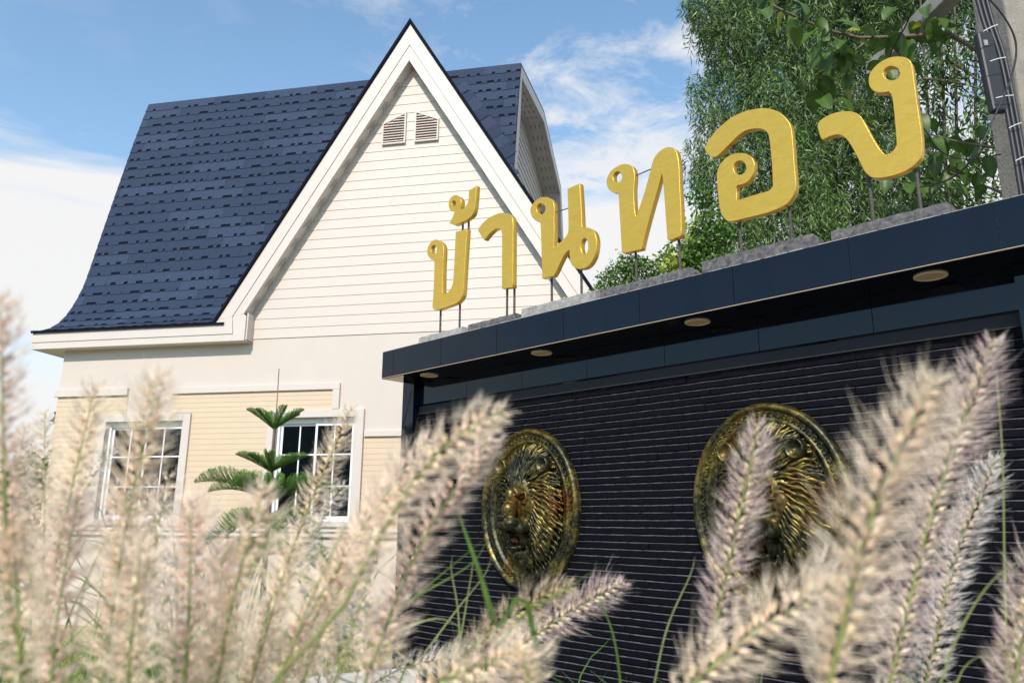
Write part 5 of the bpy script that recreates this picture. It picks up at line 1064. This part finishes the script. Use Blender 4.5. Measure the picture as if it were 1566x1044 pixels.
PLUMES = [
 # right hand group
 ('widest blurred cream plume close to the lens at right, leaning left over the right plaque', [(1428, 580, .36), (1388, 670, .36), (1330, 800, .36), (1262, 1070, .36)], .047, CREAM, 1.25),
 ('tall purple and cream plume with pointed tip, behind the widest one', [(1518, 520, .60), (1488, 610, .60), (1430, 770, .60), (1352, 1080, .60)], .046, PURP, 1.15),
 ('slim plume with bright white tip at right, beside the upright green stem', [(1522, 700, .86), (1500, 760, .86), (1462, 850, .86), (1408, 1080, .86)], .046, WHITE, 1.0),
 ('upright purple-pink plume covering the left half of the right plaque', [(1160, 650, .66), (1148, 715, .66), (1128, 800, .66), (1085, 1000, .66)], .044, PURP, 1.1),
 ('slanting cream plume low at right, crossing below the right plaque', [(1310, 880, .44), (1230, 915, .44), (1150, 970, .44), (1030, 1070, .44)], .046, CREAM, 1.1),
 ('plume cut off by the right edge of the photo near the bottom corner', [(1590, 850, .62), (1575, 920, .62), (1560, 1000, .62), (1545, 1090, .62)], .05, PURP, 1.0),
 ('short yellow-green plume low in the bottom right corner', [(1562, 925, .75), (1552, 975, .75), (1535, 1060, .75)], .036, YEL, .9),
 # middle group
 ('large blurred plume with golden tip reaching over the left end of the black wall', [(768, 628, .46), (720, 655, .46), (660, 705, .46), (590, 790, .46), (540, 900, .46)], .033, CREAM, 1.2),
 ('pink plume hanging just below the golden tipped one at the wall end', [(752, 672, .5), (700, 740, .5), (645, 830, .5), (600, 930, .5), (560, 1040, .5)], .033, PINK, 1.15),
 ('sharp plume pointing right with its tip below the left plaque', [(951, 890, .95), (890, 925, .95), (810, 975, .95), (690, 1060, .95)], .052, PURP, .95),
 ('yellowish plume just above the sharp one below the left plaque', [(872, 897, .80), (810, 925, .80), (740, 975, .80), (660, 1060, .80)], .046, YEL, 1.0),
 ('small nearly level plume at the foot of the wall\'s left end', [(722, 1003, 1.1), (670, 1008, 1.1), (620, 1020, 1.1), (560, 1050, 1.1)], .048, WHITE, .8),
 ('stubby blurred plume tip poking up at the bottom centre', [(803, 990, .5), (806, 1020, .5), (812, 1075, .5)], .040, CREAM, 1.0),
 ('broad blurred plume along the bottom between wall foot and left plaque', [(800, 1000, .5), (700, 1030, .5), (620, 1075, .5)], .04, CREAM, 1.0),
 # left group
 ('blurred plume on the extreme left edge, rising highest against the cloud', [(0, 455, .40), (-2, 560, .40), (6, 700, .40), (12, 900, .40)], .030, PINK, 1.2),
 ('small pink plume tip against the sky near the left edge', [(38, 652, .72), (30, 700, .72), (20, 770, .72), (12, 900, .72)], .028, PINK, .9),
 ('slim upright plume beside the wall lamp at left', [(68, 630, .82), (68, 700, .82), (68, 800, .82), (62, 960, .82)], .034, CREAM, .9),
 ('long plume at left whose tip crosses the white trim line', [(145, 590, .60), (125, 680, .60), (100, 790, .60), (62, 950, .60)], .040, CREAM, 1.0),
 ('small beige plume arching right in front of the left window frame', [(172, 685, .95), (145, 715, .95), (118, 770, .95), (90, 850, .95)], .030, WHITE, .8),
 ('wide plume with yellow tip covering the middle of the left window', [(243, 573, .50), (215, 690, .50), (190, 820, .50), (155, 1060, .50)], .042, CREAM, 1.25),
 ('wide pink plume to the right of the left window', [(292, 765, .46), (292, 830, .46), (290, 900, .46), (283, 1080, .46)], .036, PINK, 1.2),
 ('creamy plume with pointed orange tip in front of the pine', [(404, 745, .48), (390, 810, .48), (360, 900, .48), (325, 1080, .48)], .034, CREAM, 1.2),
 ('sharp plume leaning right across the right window', [(538, 622, .90), (505, 700, .90), (462, 800, .90), (400, 980, .90)], .042, CREAM, 1.0),
 ('short plume beside it, below the right window panes', [(527, 742, .95), (490, 790, .95), (450, 860, .95), (410, 950, .95)], .038, WHITE, .9),
 ('pinkish plume right of the right window, leaning over the notice', [(655, 672, .62), (600, 740, .62), (545, 820, .62), (480, 950, .62)], .038, PINK, 1.1),
 ('cream plume in front of the notice, leaning right', [(618, 740, .66), (570, 810, .66), (520, 900, .66), (455, 1060, .66)], .038, CREAM, 1.0),
 ('pale plume low in front of the lawn, leaning right', [(560, 800, .6), (510, 870, .6), (455, 970, .6), (410, 1080, .6)], .036, CREAM, 1.0),
 ('blurred pink plume low at the left, between two green stems', [(120, 760, .45), (100, 860, .45), (85, 960, .45), (75, 1090, .45)], .032, PINK, 1.1),
 ('blurred cream plume low under the left window', [(215, 830, .42), (205, 900, .42), (200, 990, .42), (195, 1090, .42)], .030, CREAM, 1.1),
 ('blurred beige plume in the bottom left corner', [(20, 800, .40), (25, 900, .40), (30, 1000, .40), (30, 1090, .40)], .034, CREAM, 1.1),
 ('cream plume low between the pine and the lawn', [(448, 830, .55), (425, 900, .55), (400, 990, .55), (370, 1090, .55)], .034, CREAM, 1.0),
 ('blurred pink plume below the pine', [(345, 830, .5), (335, 910, .5), (325, 1000, .5), (315, 1090, .5)], .032, PINK, 1.0),
 ('thin green-brown unopened plume under the left window', [(236, 785, .6), (228, 860, .6), (215, 950, .6), (200, 1080, .6)], .010, YEL, .8),
]
for i, (lab, ctrl, dm, tn, dn) in enumerate(PLUMES):
    x = at(*ctrl[-1]); right = ctrl[0][0] > 1000; rootx = x.x + (-.02 if right else -.05) + random.uniform(-.04, .04)
    plume('grass_plume', lab, ctrl, dm, tn, 100 + i, (rootx, max(.28, x.y + random.uniform(-.05, .1))), dn)
# long leaf blades, one object: nobody could count them
def ribbon(mb, pts, w0, n=16):
    P_ = curve(pts, n); 
    for i, p in enumerate(P_):
        d = (P_[min(i + 1, n - 1)] - P_[max(i - 1, 0)]).normalized(); s_ = d.cross(Vector((.2, -1, .1))).normalized(); w_ = w0 * (1 - (i / (n - 1)) ** 2.2) + .0001; k = len(mb.v)
        mb.v += [tuple(p - s_ * w_), tuple(p + Vector((0, .35 * w_, 0))), tuple(p + s_ * w_)]
        if i: mb.f += [(k - 3, k - 2, k + 1, k), (k - 2, k - 1, k + 2, k + 1)]; mb.m += [0, 0]
mBl2 = mat('grass_blade_green', (.14, .25, .05), .45, noise_s=30, noise_amt=.3, trans=.4); mBl3 = mat('grass_blade_pale', (.34, .40, .16), .45, noise_s=30, noise_amt=.3, trans=.4)
SB = [('upright green stem at right, passing beside the white-tipped plume', [(1541, 1070, .8), (1536, 850, .8), (1533, 700, .8), (1524, 570, .8)], .0016, mStem),
      ('pale curving blade at lower right arching toward the edge', [(1432, 1060, .6), (1470, 960, .6), (1520, 885, .6), (1585, 842, .6)], .0012, mBl3),
      ('short pale blade near the bottom right corner', [(1450, 1070, .65), (1475, 1020, .65), (1502, 1000, .65)], .0010, mBl3),
      ('green blade rising left of the right plaque, low on the stones', [(995, 1070, .9), (1020, 960, .9), (1055, 880, .9), (1063, 850, .9)], .0013, mBl3),
      ('green blade below the left plaque, leaning left', [(952, 1070, .9), (940, 980, .9), (920, 920, .9), (914, 905, .9)], .0016, mBl2),
      ('broad green blade crossing the wall foot toward the left plaque', [(755, 950, .6), (735, 880, .6), (712, 815, .6), (695, 765, .6)], .0024, mBl2),
      ('straight green blade slanting right across the left pilaster', [(560, 960, .8), (640, 910, .8), (720, 862, .8), (748, 820, .8)], .0013, mBl2),
      ('green blade slanting to the left plaque rim', [(590, 950, .8), (660, 890, .8), (740, 825, .8)], .0013, mBl2),
      ('thin pale blade pointing up beside the left plaque', [(700, 1000, .9), (712, 930, .9), (722, 870, .9), (725, 845, .9)], .0010, mBl3),
      ('thin pale blade leaning toward the left plaque', [(640, 1010, .9), (700, 930, .9), (740, 880, .9), (752, 850, .9)], .0010, mBl3),
      ('yellow-green arching blade in front of the left pilaster', [(500, 985, .8), (600, 966, .8), (670, 945, .8), (722, 970, .8)], .0014, mBl3),
      ('dark curved stem in front of the left pilaster top', [(705, 1010, .9), (700, 930, .9), (690, 870, .9), (692, 850, .9)], .0011, mBl3),
      ('green stem rising through the left plumes to the left edge', [(92, 1080, .5), (60, 940, .5), (30, 800, .5), (2, 650, .5)], .0012, mStem),
      ('olive stem slanting up to the left window', [(100, 1080, .55), (118, 940, .55), (160, 830, .55), (225, 740, .55)], .0012, mStem),
      ('green stem leaning right in front of the lawn', [(500, 1090, .5), (540, 960, .5), (580, 830, .5)], .0011, mStem),
      ('green stem crossing the lawn at left centre', [(415, 1080, .5), (470, 930, .5), (530, 800, .5)], .0012, mStem)]
for lab, c, w_, m_ in SB:
    P_ = [at(*q) for q in c]; d = (P_[0] - P_[1]).normalized(); P_ = [Vector((P_[0].x + d.x * .2, P_[0].y + .05, 0)), P_[0] + d * .15] + P_
    if m_ in (mStem,): o = MB().tube(curve(P_, 30), [w_ * (1 - .6 * i / 29) for i in range(30)], 6).build('grass_shoot', m_, smooth=True)
    else: mb = MB(); ribbon(mb, P_, w_, 30); o = mb.build('grass_shoot', m_, smooth=True)
    tag(o, lab, 'grass')
mb = MB(); r9 = random.Random(21)
for i in range(560):
    grp = r9.random()
    if grp < .62: bx, by = r9.uniform(-.95, -.15), r9.uniform(.75, 1.5)
    elif grp < .8: bx, by = r9.uniform(-.05, .35), r9.uniform(1.1, 1.7)
    else: bx, by = r9.uniform(.35, 1.1), r9.uniform(.9, 1.5)
    h = r9.uniform(1.25, 1.62) if by < 1.2 else r9.uniform(1.0, 1.5); a = r9.uniform(0, 6.28); ln = r9.uniform(.1, .35)
    if grp >= .62: h = min(h, 1.42)
    elif i % 3 == 0: h = r9.uniform(1.55, 1.74); by = max(by, .95); bx = r9.uniform(-1.0, -.36)
    p0 = Vector((bx, by, 0)); ribbon(mb, [p0, p0 + Vector((cos(a) * ln * .2, sin(a) * ln * .2, h * .6)), p0 + Vector((cos(a) * ln * .6, sin(a) * ln * .6, h * .92)), p0 + Vector((cos(a) * ln * 1.2, sin(a) * ln * 1.2, h * (1 if r9.random() < .5 else .9)))], .0022, 12)
o = mb.build('fountain_grass_leaves', mBl2, smooth=True); o['kind'] = 'stuff'
# soft mass of further, smaller plumes low at the left that cannot be counted
VV = []; CC = []
for i in range(38):
    px = r9.uniform(-20, 600); py = r9.uniform(850, 1000) - (60 if px < 330 else 0); d = r9.uniform(.55, 1.25); ln = r9.uniform(120, 240); py += 60 if 300 < px < 500 else 0; lean = r9.uniform(-10, 90) * (.4 if px < 250 else 1)
    P_ = [at(px + lean, py - ln * .35, d), at(px + lean * .5, py, d), at(px, py + ln * .6, d)]
    V, C_ = plume_mesh(P_, .045, 900 + i, (CREAM, PINK, WHITE, CREAM)[i % 4], .5); VV.append(V); CC.append(C_)
V = np.concatenate(VV); C_ = np.concatenate(CC); o = link('fountain_grass_mass', np_mesh('fountain_grass_mass', V, 3, np.arange(len(V)), mPl, C_)); o['kind'] = 'stuff'
